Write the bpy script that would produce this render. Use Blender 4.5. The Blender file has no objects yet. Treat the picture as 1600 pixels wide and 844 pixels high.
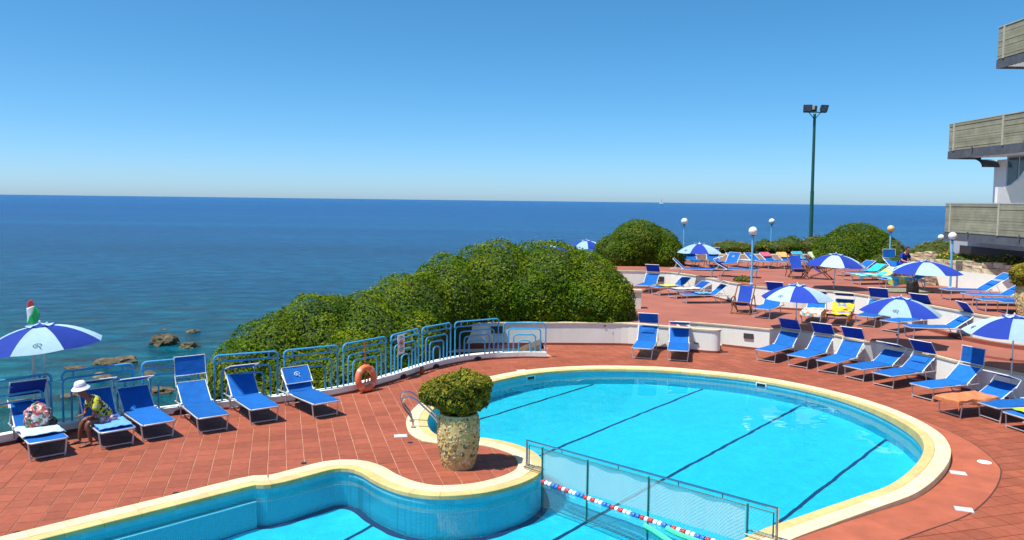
import bpy, bmesh, math, random
import numpy as np
from mathutils import Vector, Matrix, noise
from mathutils.geometry import tessellate_polygon

random.seed(7)
RNG = np.random.default_rng(7)
R = math.radians
SC = bpy.context.scene
COL = SC.collection

# ------------------------------------------------------------------ camera
F, PX, PY, CH = 1228.0, 800.0, 393.0, 4.6          # focal length and principal point in photo pixels, camera height
ROLL = R(0.697)
PITCH = math.atan((PY - 313.3) / F)
fw = Vector((0, math.cos(PITCH), -math.sin(PITCH)))
up0 = Vector((0, math.sin(PITCH), math.cos(PITCH)))
rt0 = Vector((1, 0, 0))
CR = rt0 * math.cos(ROLL) + up0 * math.sin(ROLL)
CU = up0 * math.cos(ROLL) - rt0 * math.sin(ROLL)
CAM = Vector((0, 0, CH))
cam = bpy.data.cameras.new('camera')
cam.sensor_width = 36.0
cam.lens = 36.0 * F / 1600.0
cam.shift_x = (800.0 - PX) / 1600.0
cam.shift_y = -(422.0 - PY) / 1600.0
cam.clip_start = 0.1
cam.clip_end = 60000
cam_o = bpy.data.objects.new('camera', cam)
COL.objects.link(cam_o)
cam_o.matrix_world = Matrix((
    (CR.x, CU.x, -fw.x, 0), (CR.y, CU.y, -fw.y, 0), (CR.z, CU.z, -fw.z, CH), (0, 0, 0, 1)))
SC.camera = cam_o


def at(u, v, z=0.0):
    """ground point of the place seen at a photo pixel, on the level z"""
    d = fw + CR * ((u - PX) / F) - CU * ((v - PY) / F)
    t = (z - CH) / d.z
    return CAM + d * t


def at_depth(u, v, y):
    d = fw + CR * ((u - PX) / F) - CU * ((v - PY) / F)
    return CAM + d * (y / d.y)


def px_of(p):
    q = Vector(p) - CAM
    k = q.dot(fw)
    if k < 0.1:
        return (-9999, -9999)
    return (PX + F * q.dot(CR) / k, PY - F * q.dot(CU) / k)


# ------------------------------------------------------------------ sky, sun, exposure
SUN_EL = R(67)
SUN_DIR = Vector((-0.90, -0.44, 0)).normalized()    # towards the sun, on the plan
world = bpy.data.worlds.new('World')
SC.world = world
world.use_nodes = True
wn = world.node_tree
wn.nodes.clear()
sky = wn.nodes.new('ShaderNodeTexSky')
sky.sky_type = 'NISHITA'
sky.sun_disc = False
sky.sun_elevation = SUN_EL
sky.sun_rotation = math.atan2(SUN_DIR.x, SUN_DIR.y)
sky.altitude = 0
sky.air_density = 0.58
sky.dust_density = 0.62
sky.ozone_density = 10.0
bg = wn.nodes.new('ShaderNodeBackground')
bg.inputs['Strength'].default_value = 0.15
wo = wn.nodes.new('ShaderNodeOutputWorld')
hsv = wn.nodes.new('ShaderNodeHueSaturation')
hsv.inputs['Saturation'].default_value = 1.2
hsv.inputs['Hue'].default_value = 0.486
gam = wn.nodes.new('ShaderNodeGamma')          # softer contrast between zenith and horizon
gam.inputs['Gamma'].default_value = 0.86
wn.links.new(sky.outputs[0], gam.inputs['Color'])
wn.links.new(gam.outputs[0], hsv.inputs['Color'])
wn.links.new(hsv.outputs[0], bg.inputs['Color'])
wn.links.new(bg.outputs[0], wo.inputs['Surface'])
sun = bpy.data.lights.new('sun', 'SUN')
sun.energy = 4.4
sun.angle = R(0.53)
sun.color = (1.0, 0.955, 0.89)
sun.cycles.is_caustics_light = True          # sunlight refracted through the pool water
sun_o = bpy.data.objects.new('sun', sun)
COL.objects.link(sun_o)
sd = Vector((SUN_DIR.x * math.cos(SUN_EL), SUN_DIR.y * math.cos(SUN_EL), math.sin(SUN_EL)))
sun_o.rotation_euler = sd.to_track_quat('Z', 'Y').to_euler()
sun_o.location = (-20, -20, 40)
SC.view_settings.view_transform = 'Standard'
SC.view_settings.look = 'None'
SC.view_settings.gamma = 1.0
SC.view_settings.use_curve_mapping = False
SC.view_settings.exposure = 0.58
SC.cycles.max_bounces = 8
SC.cycles.transparent_max_bounces = 16
SC.cycles.use_denoising = True

# ------------------------------------------------------------------ materials
MATS = {}


def srgb(r, g, b):
    return tuple(((c / 255.0) / 12.92 if c / 255.0 <= 0.04045 else ((c / 255.0 + 0.055) / 1.055) ** 2.4) for c in (r, g, b))


def new_mat(name):
    m = bpy.data.materials.new(name)
    m.use_nodes = True
    nt = m.node_tree
    return m, nt, nt.nodes['Principled BSDF'], nt.nodes['Material Output']


def N(nt, typ, **kw):
    n = nt.nodes.new(typ)
    for k, v in kw.items():
        setattr(n, k, v)
    return n


def ramp(nt, fac, stops, interp='LINEAR'):
    r = N(nt, 'ShaderNodeValToRGB')
    r.color_ramp.interpolation = interp
    e = r.color_ramp.elements
    while len(e) < len(stops):
        e.new(0.5)
    for i, (p, c) in enumerate(stops):
        e[i].position = p
        e[i].color = (c[0], c[1], c[2], 1)
    if fac is not None:
        nt.links.new(fac, r.inputs[0])
    return r


def noise_tex(nt, scale, detail=3, rough=0.55, vec=None, coord='Object', dist=0.0):
    n = N(nt, 'ShaderNodeTexNoise')
    n.inputs['Scale'].default_value = scale
    n.inputs['Detail'].default_value = detail
    n.inputs['Roughness'].default_value = rough
    n.inputs['Distortion'].default_value = dist
    if vec is None:
        if coord == 'World':
            g = N(nt, 'ShaderNodeNewGeometry')
            vec = g.outputs['Position']
        else:
            tc = N(nt, 'ShaderNodeTexCoord')
            vec = tc.outputs[coord]
    nt.links.new(vec, n.inputs['Vector'])
    return n


def mixc(nt, fac, a, b, mode='MIX'):
    m = N(nt, 'ShaderNodeMix', data_type='RGBA', blend_type=mode)
    for sock, val in ((m.inputs[0], fac), (m.inputs[6], a), (m.inputs[7], b)):
        if isinstance(val, (int, float)):
            sock.default_value = val
        elif isinstance(val, tuple):
            sock.default_value = (val[0], val[1], val[2], 1)
        else:
            nt.links.new(val, sock)
    return m.outputs[2]


def bump(nt, height, strength, dist, p):
    b = N(nt, 'ShaderNodeBump')
    b.inputs['Strength'].default_value = strength
    b.inputs['Distance'].default_value = dist
    nt.links.new(height, b.inputs['Height'])
    nt.links.new(b.outputs[0], p.inputs['Normal'])
    return b


def plain(name, col, rough=0.6, metal=0.0, var=0.18, vscale=6.0, bmp=0.0, bscale=60, spec=0.5, coord='World', rnd=0.0):
    """base colour with two octaves of wear and an optional per-object variation"""
    m, nt, p, o = new_mat(name)
    n = noise_tex(nt, vscale, 4, 0.6, coord=coord)
    dark = tuple(c * (1 - var) for c in col)
    lite = tuple(min(1, c * (1 + var * 0.7)) for c in col)
    r = ramp(nt, n.outputs[0], [(0.3, dark), (0.7, lite)])
    c = r.outputs[0]
    if rnd > 0:
        oi = N(nt, 'ShaderNodeObjectInfo')
        mr = N(nt, 'ShaderNodeMapRange')
        mr.inputs[3].default_value = 1 - rnd
        mr.inputs[4].default_value = 1 + rnd
        nt.links.new(oi.outputs['Random'], mr.inputs[0])
        hs = N(nt, 'ShaderNodeHueSaturation')
        nt.links.new(mr.outputs[0], hs.inputs['Value'])
        nt.links.new(c, hs.inputs['Color'])
        c = hs.outputs[0]
    nt.links.new(c, p.inputs['Base Color'])
    p.inputs['Roughness'].default_value = rough
    p.inputs['Metallic'].default_value = metal
    p.inputs['Specular IOR Level'].default_value = spec
    if bmp > 0:
        nb = noise_tex(nt, bscale, 4, 0.65, coord=coord)
        bump(nt, nb.outputs[0], bmp, 0.01, p)
    MATS[name] = m
    return m


def fabric(name, col, rough=0.8, trans=0.25, var=0.14):
    m, nt, p, o = new_mat(name)
    n = noise_tex(nt, 5.0, 4, 0.6, coord='Object')
    oi = N(nt, 'ShaderNodeObjectInfo')
    r = ramp(nt, n.outputs[0], [(0.3, tuple(c * (1 - var) for c in col)), (0.7, tuple(min(1, c * (1 + var)) for c in col))])
    mr = N(nt, 'ShaderNodeMapRange')
    mr.inputs[3].default_value = 0.80
    mr.inputs[4].default_value = 1.18
    nt.links.new(oi.outputs['Random'], mr.inputs[0])
    hs = N(nt, 'ShaderNodeHueSaturation')
    nt.links.new(mr.outputs[0], hs.inputs['Value'])
    nt.links.new(r.outputs[0], hs.inputs['Color'])
    nt.links.new(hs.outputs[0], p.inputs['Base Color'])
    p.inputs['Roughness'].default_value = rough
    p.inputs['Specular IOR Level'].default_value = 0.25
    nw = noise_tex(nt, 9.0, 5, 0.6, coord='Object')
    bump(nt, nw.outputs[0], 0.35, 0.03, p)
    t = N(nt, 'ShaderNodeBsdfTranslucent')
    nt.links.new(hs.outputs[0], t.inputs['Color'])
    mx = N(nt, 'ShaderNodeMixShader')
    mx.inputs[0].default_value = trans
    nt.links.new(p.outputs[0], mx.inputs[1])
    nt.links.new(t.outputs[0], mx.inputs[2])
    nt.links.new(mx.outputs[0], o.inputs['Surface'])
    MATS[name] = m
    return m


def printed(name, cols, scale=14.0, base=None, seed=0.0):
    """cloth print: blotches of several colours"""
    m, nt, p, o = new_mat(name)
    tc = N(nt, 'ShaderNodeTexCoord')
    mp = N(nt, 'ShaderNodeMapping')
    mp.inputs['Location'].default_value = (seed, seed * 1.7, 0)
    nt.links.new(tc.outputs['Object'], mp.inputs[0])
    nz = noise_tex(nt, scale * 0.5, 3, 0.6, vec=mp.outputs[0])
    va = N(nt, 'ShaderNodeVectorMath', operation='ADD')
    sc = N(nt, 'ShaderNodeVectorMath', operation='SCALE')
    sc.inputs['Scale'].default_value = 0.12
    nt.links.new(nz.outputs['Color'], sc.inputs[0])
    nt.links.new(mp.outputs[0], va.inputs[0])
    nt.links.new(sc.outputs[0], va.inputs[1])
    v = N(nt, 'ShaderNodeTexVoronoi')
    v.inputs['Scale'].default_value = scale
    nt.links.new(va.outputs[0], v.inputs['Vector'])
    sp = N(nt, 'ShaderNodeSeparateColor')
    nt.links.new(v.outputs['Color'], sp.inputs[0])
    stops = [(i / len(cols), c) for i, c in enumerate(cols)]
    r = ramp(nt, sp.outputs[0], stops, 'CONSTANT')
    nt.links.new(r.outputs[0], p.inputs['Base Color'])
    p.inputs['Roughness'].default_value = 0.9
    p.inputs['Specular IOR Level'].default_value = 0.15
    bump(nt, nz.outputs[0], 0.5, 0.03, p)
    MATS[name] = m
    return m


def leaf_mat(name, c_dark, c_mid, c_lite, trans=0.25):
    m, nt, p, o = new_mat(name)
    a = N(nt, 'ShaderNodeAttribute', attribute_name='tone')
    r = ramp(nt, a.outputs['Fac'], [(0.0, c_dark), (0.5, c_mid), (1.0, c_lite)])
    n = noise_tex(nt, 0.9, 3, 0.6, coord='World')
    r2 = ramp(nt, n.outputs[0], [(0.35, (0.70, 0.86, 0.8)), (0.65, (1.22, 1.06, 1.0))])
    c = mixc(nt, 1.0, r.outputs[0], r2.outputs[0], 'MULTIPLY')
    nt.links.new(c, p.inputs['Base Color'])
    p.inputs['Roughness'].default_value = 0.55
    p.inputs['Specular IOR Level'].default_value = 0.10
    t = N(nt, 'ShaderNodeBsdfTranslucent')
    nt.links.new(c, t.inputs['Color'])
    mx = N(nt, 'ShaderNodeMixShader')
    mx.inputs[0].default_value = trans
    nt.links.new(p.outputs[0], mx.inputs[1])
    nt.links.new(t.outputs[0], mx.inputs[2])
    nt.links.new(mx.outputs[0], o.inputs['Surface'])
    MATS[name] = m
    return m


# tiles and deck
def tile_material(name, rnd):
    m, nt, p, o = new_mat(name)
    n1 = noise_tex(nt, 0.55, 5, 0.65, coord='World')
    n2 = noise_tex(nt, 9.0, 4, 0.7, coord='World')
    r1 = ramp(nt, n1.outputs[0], [(0.25, (0.262, 0.069, 0.036)), (0.5, (0.318, 0.087, 0.045)), (0.78, (0.360, 0.105, 0.056))])
    r2 = ramp(nt, n2.outputs[0], [(0.3, (0.82, 0.82, 0.82)), (0.7, (1.1, 1.08, 1.06))])
    c = mixc(nt, 1.0, r1.outputs[0], r2.outputs[0], 'MULTIPLY')
    # pale scuffs
    n3 = noise_tex(nt, 2.6, 6, 0.75, coord='World', dist=1.2)
    r3 = ramp(nt, n3.outputs[0], [(0.66, (0, 0, 0)), (0.8, (0.35, 0.35, 0.35))])
    c = mixc(nt, r3.outputs[0], c, (0.46, 0.2, 0.14))
    if rnd:
        at_ = N(nt, 'ShaderNodeObjectInfo')
        src = at_.outputs['Random']
    else:
        at_ = N(nt, 'ShaderNodeAttribute', attribute_name='tone')
        src = at_.outputs['Fac']
    mr = N(nt, 'ShaderNodeMapRange')
    mr.inputs[3].default_value = 0.86
    mr.inputs[4].default_value = 1.12
    nt.links.new(src, mr.inputs[0])
    hs = N(nt, 'ShaderNodeHueSaturation')
    nt.links.new(mr.outputs[0], hs.inputs['Value'])
    nt.links.new(c, hs.inputs['Color'])
    nt.links.new(hs.outputs[0], p.inputs['Base Color'])
    p.inputs['Roughness'].default_value = 0.62
    p.inputs['Specular IOR Level'].default_value = 0.3
    bump(nt, n2.outputs[0], 0.15, 0.01, p)
    MATS[name] = m


tile_material('tile', True)
tile_material('tile_mass', False)


def grout_material():
    m, nt, p, o = new_mat('grout')
    g = N(nt, 'ShaderNodeNewGeometry')
    sx = N(nt, 'ShaderNodeSeparateXYZ')
    nt.links.new(g.outputs['Position'], sx.inputs[0])
    mr = N(nt, 'ShaderNodeMapRange')
    mr.inputs[1].default_value = 2.0
    mr.inputs[2].default_value = 5.0
    nt.links.new(sx.outputs[0], mr.inputs[0])
    n = noise_tex(nt, 1.3, 4, 0.7, coord='World')
    r = ramp(nt, n.outputs[0], [(0.3, (0.34, 0.14, 0.085)), (0.62, (0.58, 0.36, 0.25))])
    r2 = ramp(nt, n.outputs[0], [(0.55, (0.10, 0.03, 0.022)), (0.75, (0.34, 0.2, 0.14))])
    c = mixc(nt, mr.outputs[0], r.outputs[0], r2.outputs[0])
    nt.links.new(c, p.inputs['Base Color'])
    p.inputs['Roughness'].default_value = 0.9
    MATS['grout'] = m


grout_material()


def white_wall():
    m, nt, p, o = new_mat('white_wall')
    n = noise_tex(nt, 1.4, 6, 0.7, coord='World')
    r = ramp(nt, n.outputs[0], [(0.3, (0.75, 0.77, 0.68)), (0.6, (0.81, 0.83, 0.75))])
    g = N(nt, 'ShaderNodeTexCoord')
    mp = N(nt, 'ShaderNodeMapping')
    mp.inputs['Scale'].default_value = (6, 6, 0.5)
    nt.links.new(g.outputs['Object'], mp.inputs[0])
    n2 = noise_tex(nt, 1.2, 5, 0.7, vec=mp.outputs[0])
    r2 = ramp(nt, n2.outputs[0], [(0.25, (0.95, 0.94, 0.92)), (0.5, (1, 1, 1))])
    c = mixc(nt, 1.0, r.outputs[0], r2.outputs[0], 'MULTIPLY')
    nt.links.new(c, p.inputs['Base Color'])
    p.inputs['Roughness'].default_value = 0.85
    nb = noise_tex(nt, 25, 4, 0.7, coord='World')
    bump(nt, nb.outputs[0], 0.25, 0.01, p)
    MATS['white_wall'] = m


white_wall()
plain('terrace_red', (0.33, 0.105, 0.066), 0.75, var=0.2, vscale=0.8, bmp=0.15, bscale=30)
plain('ring_tile', (0.40, 0.105, 0.05), 0.6, var=0.2, vscale=2.5, bmp=0.15, rnd=0.06)
plain('black_joint', (0.07, 0.03, 0.02), 0.9, var=0.3)
plain('red_skirt', (0.25, 0.065, 0.04), 0.8, var=0.2, vscale=2)
plain('coping_yellow', (0.61, 0.45, 0.18), 0.75, var=0.16, vscale=3.5, bmp=0.2, bscale=40, rnd=0.07)
plain('coping_pale', (0.66, 0.57, 0.35), 0.75, var=0.16, vscale=3.5, bmp=0.2, bscale=40, rnd=0.08)
plain('coping_beige', (0.58, 0.49, 0.33), 0.8, var=0.2, vscale=3, bmp=0.2)
plain('rail_blue', srgb(62, 160, 212), 0.4, var=0.12, vscale=7, rnd=0.05)
plain('lamp_blue', srgb(110, 185, 225), 0.45, var=0.1)
plain('aluminium', (0.62, 0.62, 0.62), 0.42, metal=0.55, var=0.12, vscale=14)
plain('white_metal', (0.75, 0.75, 0.74), 0.45, var=0.08)
plain('chrome', (0.55, 0.56, 0.57), 0.18, metal=1.0, var=0.1)
plain('pole_green', (0.012, 0.11, 0.075), 0.5, var=0.25, vscale=9)
plain('net_green', (0.02, 0.12, 0.10), 0.5, var=0.2)
plain('net_wire', (0.20, 0.42, 0.40), 0.5, var=0.15)
plain('dark_metal', (0.05, 0.05, 0.05), 0.5, var=0.2)
plain('black', (0.012, 0.012, 0.014), 0.6, var=0.2)
plain('lens_grey', (0.22, 0.23, 0.24), 0.25, var=0.2)
plain('wood', (0.22, 0.085, 0.03), 0.55, var=0.3, vscale=14)
plain('globe_white', (0.82, 0.82, 0.80), 0.25, var=0.03)
plain('globe_yellow', (0.75, 0.55, 0.20), 0.3, var=0.08)
plain('pvc_white', (0.78, 0.78, 0.76), 0.5, var=0.05)
plain('lid_grey', (0.52, 0.52, 0.5), 0.6, var=0.2, vscale=9)
plain('sign_white', (0.8, 0.79, 0.77), 0.5, var=0.05)
plain('sign_red', (0.6, 0.03, 0.03), 0.5, var=0.05)
plain('ink', (0.03, 0.04, 0.08), 0.6, var=0.05)
plain('emblem_white', (0.65, 0.75, 0.85), 0.7, var=0.05)
plain('buoy_orange', (0.85, 0.19, 0.075), 0.5, var=0.15, vscale=8)
plain('buoy_pale', (0.80, 0.42, 0.30), 0.5, var=0.1, vscale=8)
plain('rope_red', (0.55, 0.06, 0.03), 0.8, var=0.2, vscale=20)
plain('float_red', (0.62, 0.03, 0.035), 0.45, var=0.1)
plain('float_white', (0.8, 0.8, 0.8), 0.45, var=0.05)
plain('float_blue', (0.03, 0.16, 0.55), 0.45, var=0.1)
plain('noodle_green', (0.06, 0.60, 0.33), 0.6, var=0.1)
plain('lane_navy', (0.004, 0.03, 0.10), 0.6, var=0.15)
plain('skin', (0.19, 0.072, 0.04), 0.5, var=0.12, vscale=9)
plain('skin_pale', (0.50, 0.24, 0.16), 0.5, var=0.12, vscale=9)
plain('hat_white', (0.74, 0.74, 0.76), 0.85, var=0.1, vscale=25)
plain('hair_dark', (0.02, 0.014, 0.01), 0.6, var=0.3, vscale=30)
plain('flag_green', (0.01, 0.35, 0.09), 0.8, var=0.1)
plain('flag_white', (0.78, 0.78, 0.76), 0.8, var=0.05)
plain('flag_red', (0.62, 0.05, 0.05), 0.8, var=0.1)
plain('soil', (0.10, 0.07, 0.045), 0.95, var=0.4, vscale=10, bmp=0.4)
plain('stem', (0.11, 0.075, 0.045), 0.85, var=0.3, vscale=20, bmp=0.4)
plain('sail_white', (0.8, 0.8, 0.8), 0.7, var=0.03)
plain('concrete_dark', (0.09, 0.10, 0.115), 0.8, var=0.25, vscale=3)
plain('plaster', (0.82, 0.82, 0.80), 0.85, var=0.06, vscale=1.0)
plain('hollow_dark', (0.035, 0.033, 0.03), 0.6, var=0.2)  # dark inside of openings, shade put into the colour of flat boxes
plain('glass_dark', (0.08, 0.11, 0.14), 0.08, var=0.1)
plain('door_frame', (0.42, 0.47, 0.52), 0.5, var=0.1)
plain('plank', (0.29, 0.28, 0.185), 0.85, var=0.22, vscale=2.2, bmp=0.35, bscale=22, rnd=0.10)
plain('plank_trim', (0.42, 0.41, 0.32), 0.85, var=0.15)
plain('stone_block', (0.52, 0.42, 0.27), 0.9, var=0.35, vscale=4.5, bmp=0.5, bscale=18, rnd=0.14)
plain('rusty', (0.28, 0.10, 0.03), 0.9, var=0.3, vscale=12)
plain('pot_render', (0.58, 0.44, 0.19), 0.9, var=0.35, vscale=7, bmp=0.5, bscale=30)
plain('tarp', (0.2, 0.2, 0.13), 0.8, var=0.25)
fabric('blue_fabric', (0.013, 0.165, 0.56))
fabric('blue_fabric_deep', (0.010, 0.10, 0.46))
fabric('navy_shaded_fabric', (0.010, 0.050, 0.34), trans=0.06)  # shade under raised sunshades put into the colour; plain navy for slings and clothes
fabric('pale_fabric', (0.46, 0.68, 0.80), trans=0.3, var=0.05)
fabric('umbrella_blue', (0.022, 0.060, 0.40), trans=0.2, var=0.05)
fabric('towel_lightblue', (0.16, 0.40, 0.72), trans=0.1)
fabric('towel_white', (0.50, 0.64, 0.74), trans=0.1)
fabric('towel_orange', (0.80, 0.26, 0.11), trans=0.1, var=0.3)
fabric('towel_green', (0.45, 0.72, 0.06), trans=0.1)
fabric('towel_pink', (0.80, 0.16, 0.26), trans=0.1)
fabric('towel_peach', (0.80, 0.45, 0.16), trans=0.1)
fabric('towel_cyan', (0.03, 0.45, 0.75), trans=0.1)
fabric('towel_lemon', (0.62, 0.75, 0.42), trans=0.1)
fabric('towel_cream', (0.8, 0.65, 0.58), trans=0.1)
fabric('towel_yellow', (0.70, 0.72, 0.12), trans=0.1)
fabric('towel_lilac', (0.55, 0.52, 0.75), trans=0.1)
printed('print_floral', [(0.72, 0.70, 0.70), (0.55, 0.1, 0.12), (0.7, 0.3, 0.25), (0.08, 0.09, 0.12), (0.65, 0.62, 0.6), (0.2, 0.25, 0.1)], 22)
printed('print_yellow', [(0.52, 0.50, 0.03), (0.02, 0.05, 0.05), (0.60, 0.55, 0.04), (0.4, 0.45, 0.4), (0.02, 0.04, 0.12), (0.5, 0.5, 0.02)], 24)
printed('print_pink', [(0.75, 0.62, 0.64), (0.7, 0.12, 0.2), (0.7, 0.3, 0.35), (0.15, 0.2, 0.5), (0.8, 0.7, 0.7)], 24)
printed('print_mixed', [(0.75, 0.68, 0.6), (0.75, 0.25, 0.12), (0.1, 0.5, 0.5), (0.7, 0.6, 0.2), (0.78, 0.74, 0.7)], 11)
printed('print_redyellow', [(0.72, 0.04, 0.03), (0.75, 0.62, 0.03), (0.72, 0.35, 0.05), (0.2, 0.25, 0.4), (0.75, 0.6, 0.04)], 6)
printed('print_tropic', [(0.05, 0.45, 0.75), (0.35, 0.65, 0.2), (0.75, 0.7, 0.1), (0.2, 0.6, 0.75), (0.1, 0.5, 0.8)], 4)
leaf_mat('leaf_hedge', (0.026, 0.070, 0.002), (0.098, 0.168, 0.004), (0.22, 0.275, 0.006))
leaf_mat('leaf_dark', (0.018, 0.050, 0.003), (0.075, 0.140, 0.005), (0.17, 0.225, 0.008))
leaf_mat('leaf_yellow', (0.05, 0.06, 0.008), (0.15, 0.15, 0.016), (0.34, 0.27, 0.03))
leaf_mat('leaf_pot', (0.04, 0.042, 0.006), (0.20, 0.19, 0.014), (0.46, 0.39, 0.05))
leaf_mat('flower_yellow', (0.5, 0.36, 0.02), (0.65, 0.45, 0.05), (0.7, 0.3, 0.06))
plain('leaf_core', (0.035, 0.062, 0.005), 0.95, var=0.3)


def pool_tile(name, col, grid=0.05, line=0.82, vary=0.12):
    """small mosaic: thin joints and slightly uneven tesserae"""
    m, nt, p, o = new_mat(name)
    g = N(nt, 'ShaderNodeNewGeometry')
    b = N(nt, 'ShaderNodeTexBrick')
    b.offset = 0.0
    b.inputs['Scale'].default_value = 1.0
    b.inputs['Brick Width'].default_value = grid
    b.inputs['Row Height'].default_value = grid
    b.inputs['Mortar Size'].default_value = 0.004
    b.inputs['Color1'].default_value = (*[c * (1 - vary) for c in col], 1)
    b.inputs['Color2'].default_value = (*[min(1, c * (1 + vary)) for c in col], 1)
    b.inputs['Mortar'].default_value = (*[c * line for c in col], 1)
    # use the long axis that lies in the face: x+y along the wall, z up (floor: x, y)
    sx = N(nt, 'ShaderNodeSeparateXYZ')
    nt.links.new(g.outputs['Position'], sx.inputs[0])
    sn = N(nt, 'ShaderNodeSeparateXYZ')
    nt.links.new(g.outputs['Normal'], sn.inputs[0])
    ab = N(nt, 'ShaderNodeMath', operation='ABSOLUTE')
    nt.links.new(sn.outputs[2], ab.inputs[0])
    gt = N(nt, 'ShaderNodeMath', operation='GREATER_THAN')
    nt.links.new(ab.outputs[0], gt.inputs[0])
    gt.inputs[1].default_value = 0.5
    ad = N(nt, 'ShaderNodeMath', operation='ADD')
    nt.links.new(sx.outputs[0], ad.inputs[0])
    nt.links.new(sx.outputs[1], ad.inputs[1])
    c1 = N(nt, 'ShaderNodeCombineXYZ')
    nt.links.new(ad.outputs[0], c1.inputs[0])
    nt.links.new(sx.outputs[2], c1.inputs[1])
    c2 = N(nt, 'ShaderNodeCombineXYZ')
    nt.links.new(sx.outputs[0], c2.inputs[0])
    nt.links.new(sx.outputs[1], c2.inputs[1])
    mv = N(nt, 'ShaderNodeMix', data_type='VECTOR')
    nt.links.new(gt.outputs[0], mv.inputs[0])
    nt.links.new(c1.outputs[0], mv.inputs[4])
    nt.links.new(c2.outputs[0], mv.inputs[5])
    nt.links.new(mv.outputs[1], b.inputs['Vector'])
    n = noise_tex(nt, 0.5, 4, 0.6, coord='World')
    r = ramp(nt, n.outputs[0], [(0.3, (0.88, 0.93, 0.95)), (0.7, (1.06, 1.03, 1.02))])
    c = mixc(nt, 1.0, b.outputs['Color'], r.outputs[0], 'MULTIPLY')
    nt.links.new(c, p.inputs['Base Color'])
    p.inputs['Roughness'].default_value = 0.35
    MATS[name] = m


pool_tile('pool_floor', (0.03, 0.66, 0.82), 0.05, 0.93, 0.06)
pool_tile('pool_wall', (0.05, 0.48, 0.62), 0.05, 0.72, 0.10)
pool_tile('pool_band', (0.16, 0.52, 0.62), 0.15, 0.85, 0.08)
pool_tile('pool_ledge', (0.16, 0.60, 0.76), 0.10, 0.85, 0.08)


def water_surface():
    """clear water, refracting; the ripples are in the mesh"""
    m, nt, p, o = new_mat('pool_water')
    p.inputs['Base Color'].default_value = (0.66, 0.965, 0.992, 1)
    p.inputs['Transmission Weight'].default_value = 1.0
    p.inputs['Roughness'].default_value = 0.0
    p.inputs['IOR'].default_value = 1.33
    MATS['pool_water'] = m


water_surface()


def sea_material():
    m, nt, p, o = new_mat('sea')
    g = N(nt, 'ShaderNodeNewGeometry')
    sx = N(nt, 'ShaderNodeSeparateXYZ')
    nt.links.new(g.outputs['Position'], sx.inputs[0])
    # seabed: shallow sand and rock close to the shore, deep blue further out
    nz = noise_tex(nt, 0.045, 5, 0.65, vec=g.outputs['Position'], dist=0.8)
    md = N(nt, 'ShaderNodeMath', operation='MULTIPLY_ADD')
    nt.links.new(nz.outputs[0], md.inputs[0])
    md.inputs[1].default_value = 46.0
    nt.links.new(sx.outputs[1], md.inputs[2])
    mr = N(nt, 'ShaderNodeMapRange')
    mr.inputs[1].default_value = 45.0
    mr.inputs[2].default_value = 420.0
    nt.links.new(md.outputs[0], mr.inputs[0])
    pw = N(nt, 'ShaderNodeMath', operation='POWER')
    nt.links.new(mr.outputs[0], pw.inputs[0])
    pw.inputs[1].default_value = 0.45
    r = ramp(nt, pw.outputs[0], [(0.0, (0.034, 0.145, 0.110)), (0.18, (0.004, 0.138, 0.172)), (0.42, (0.0015, 0.080, 0.180)),
                                 (0.7, (0.001, 0.066, 0.200)), (1.0, (0.001, 0.058, 0.205))])
    # submerged rock
    nr = noise_tex(nt, 0.21, 6, 0.7, vec=g.outputs['Position'], dist=1.0)
    rr = ramp(nt, nr.outputs[0], [(0.50, (0, 0, 0)), (0.62, (0.85, 0.85, 0.85))])
    mk = N(nt, 'ShaderNodeMapRange')
    mk.inputs[1].default_value = 46.0
    mk.inputs[2].default_value = 100.0
    mk.inputs[3].default_value = 1.0
    mk.inputs[4].default_value = 0.0
    nt.links.new(md.outputs[0], mk.inputs[0])
    mm = N(nt, 'ShaderNodeMath', operation='MULTIPLY')
    nt.links.new(rr.outputs[0], mm.inputs[0])
    nt.links.new(mk.outputs[0], mm.inputs[1])
    c = mixc(nt, mm.outputs[0], r.outputs[0], (0.050, 0.046, 0.020))
    # long darker and lighter streaks running along the coast
    mp = N(nt, 'ShaderNodeMapping')
    mp.inputs['Scale'].default_value = (0.0016, 0.011, 1)
    mp.inputs['Rotation'].default_value = (0, 0, R(-4))
    nt.links.new(g.outputs['Position'], mp.inputs[0])
    ns = noise_tex(nt, 1.0, 6, 0.62, vec=mp.outputs[0], dist=0.5)
    rs = ramp(nt, ns.outputs[0], [(0.34, (0.66, 0.74, 0.78)), (0.5, (1, 1, 1)), (0.64, (1.7, 1.35, 1.2))])
    c = mixc(nt, 1.0, c, rs.outputs[0], 'MULTIPLY')
    # short dark and light dashes: reflections on wind chop put into the colour
    mp2 = N(nt, 'ShaderNodeMapping')
    mp2.inputs['Scale'].default_value = (0.35, 0.55, 1)
    nt.links.new(g.outputs['Position'], mp2.inputs[0])
    nc = noise_tex(nt, 1.0, 7, 0.72, vec=mp2.outputs[0], dist=0.6)
    rc = ramp(nt, nc.outputs[0], [(0.38, (0.60, 0.68, 0.72)), (0.5, (1, 1, 1)), (0.62, (1.6, 1.38, 1.28))])
    c = mixc(nt, 1.0, c, rc.outputs[0], 'MULTIPLY')
    nt.links.new(c, p.inputs['Base Color'])
    p.inputs['Roughness'].default_value = 0.22
    p.inputs['IOR'].default_value = 1.33
    p.inputs['Specular IOR Level'].default_value = 0.09
    b = bump(nt, nc.outputs[0], 1.0, 1.6, p)
    MATS['sea'] = m


sea_material()


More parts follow.
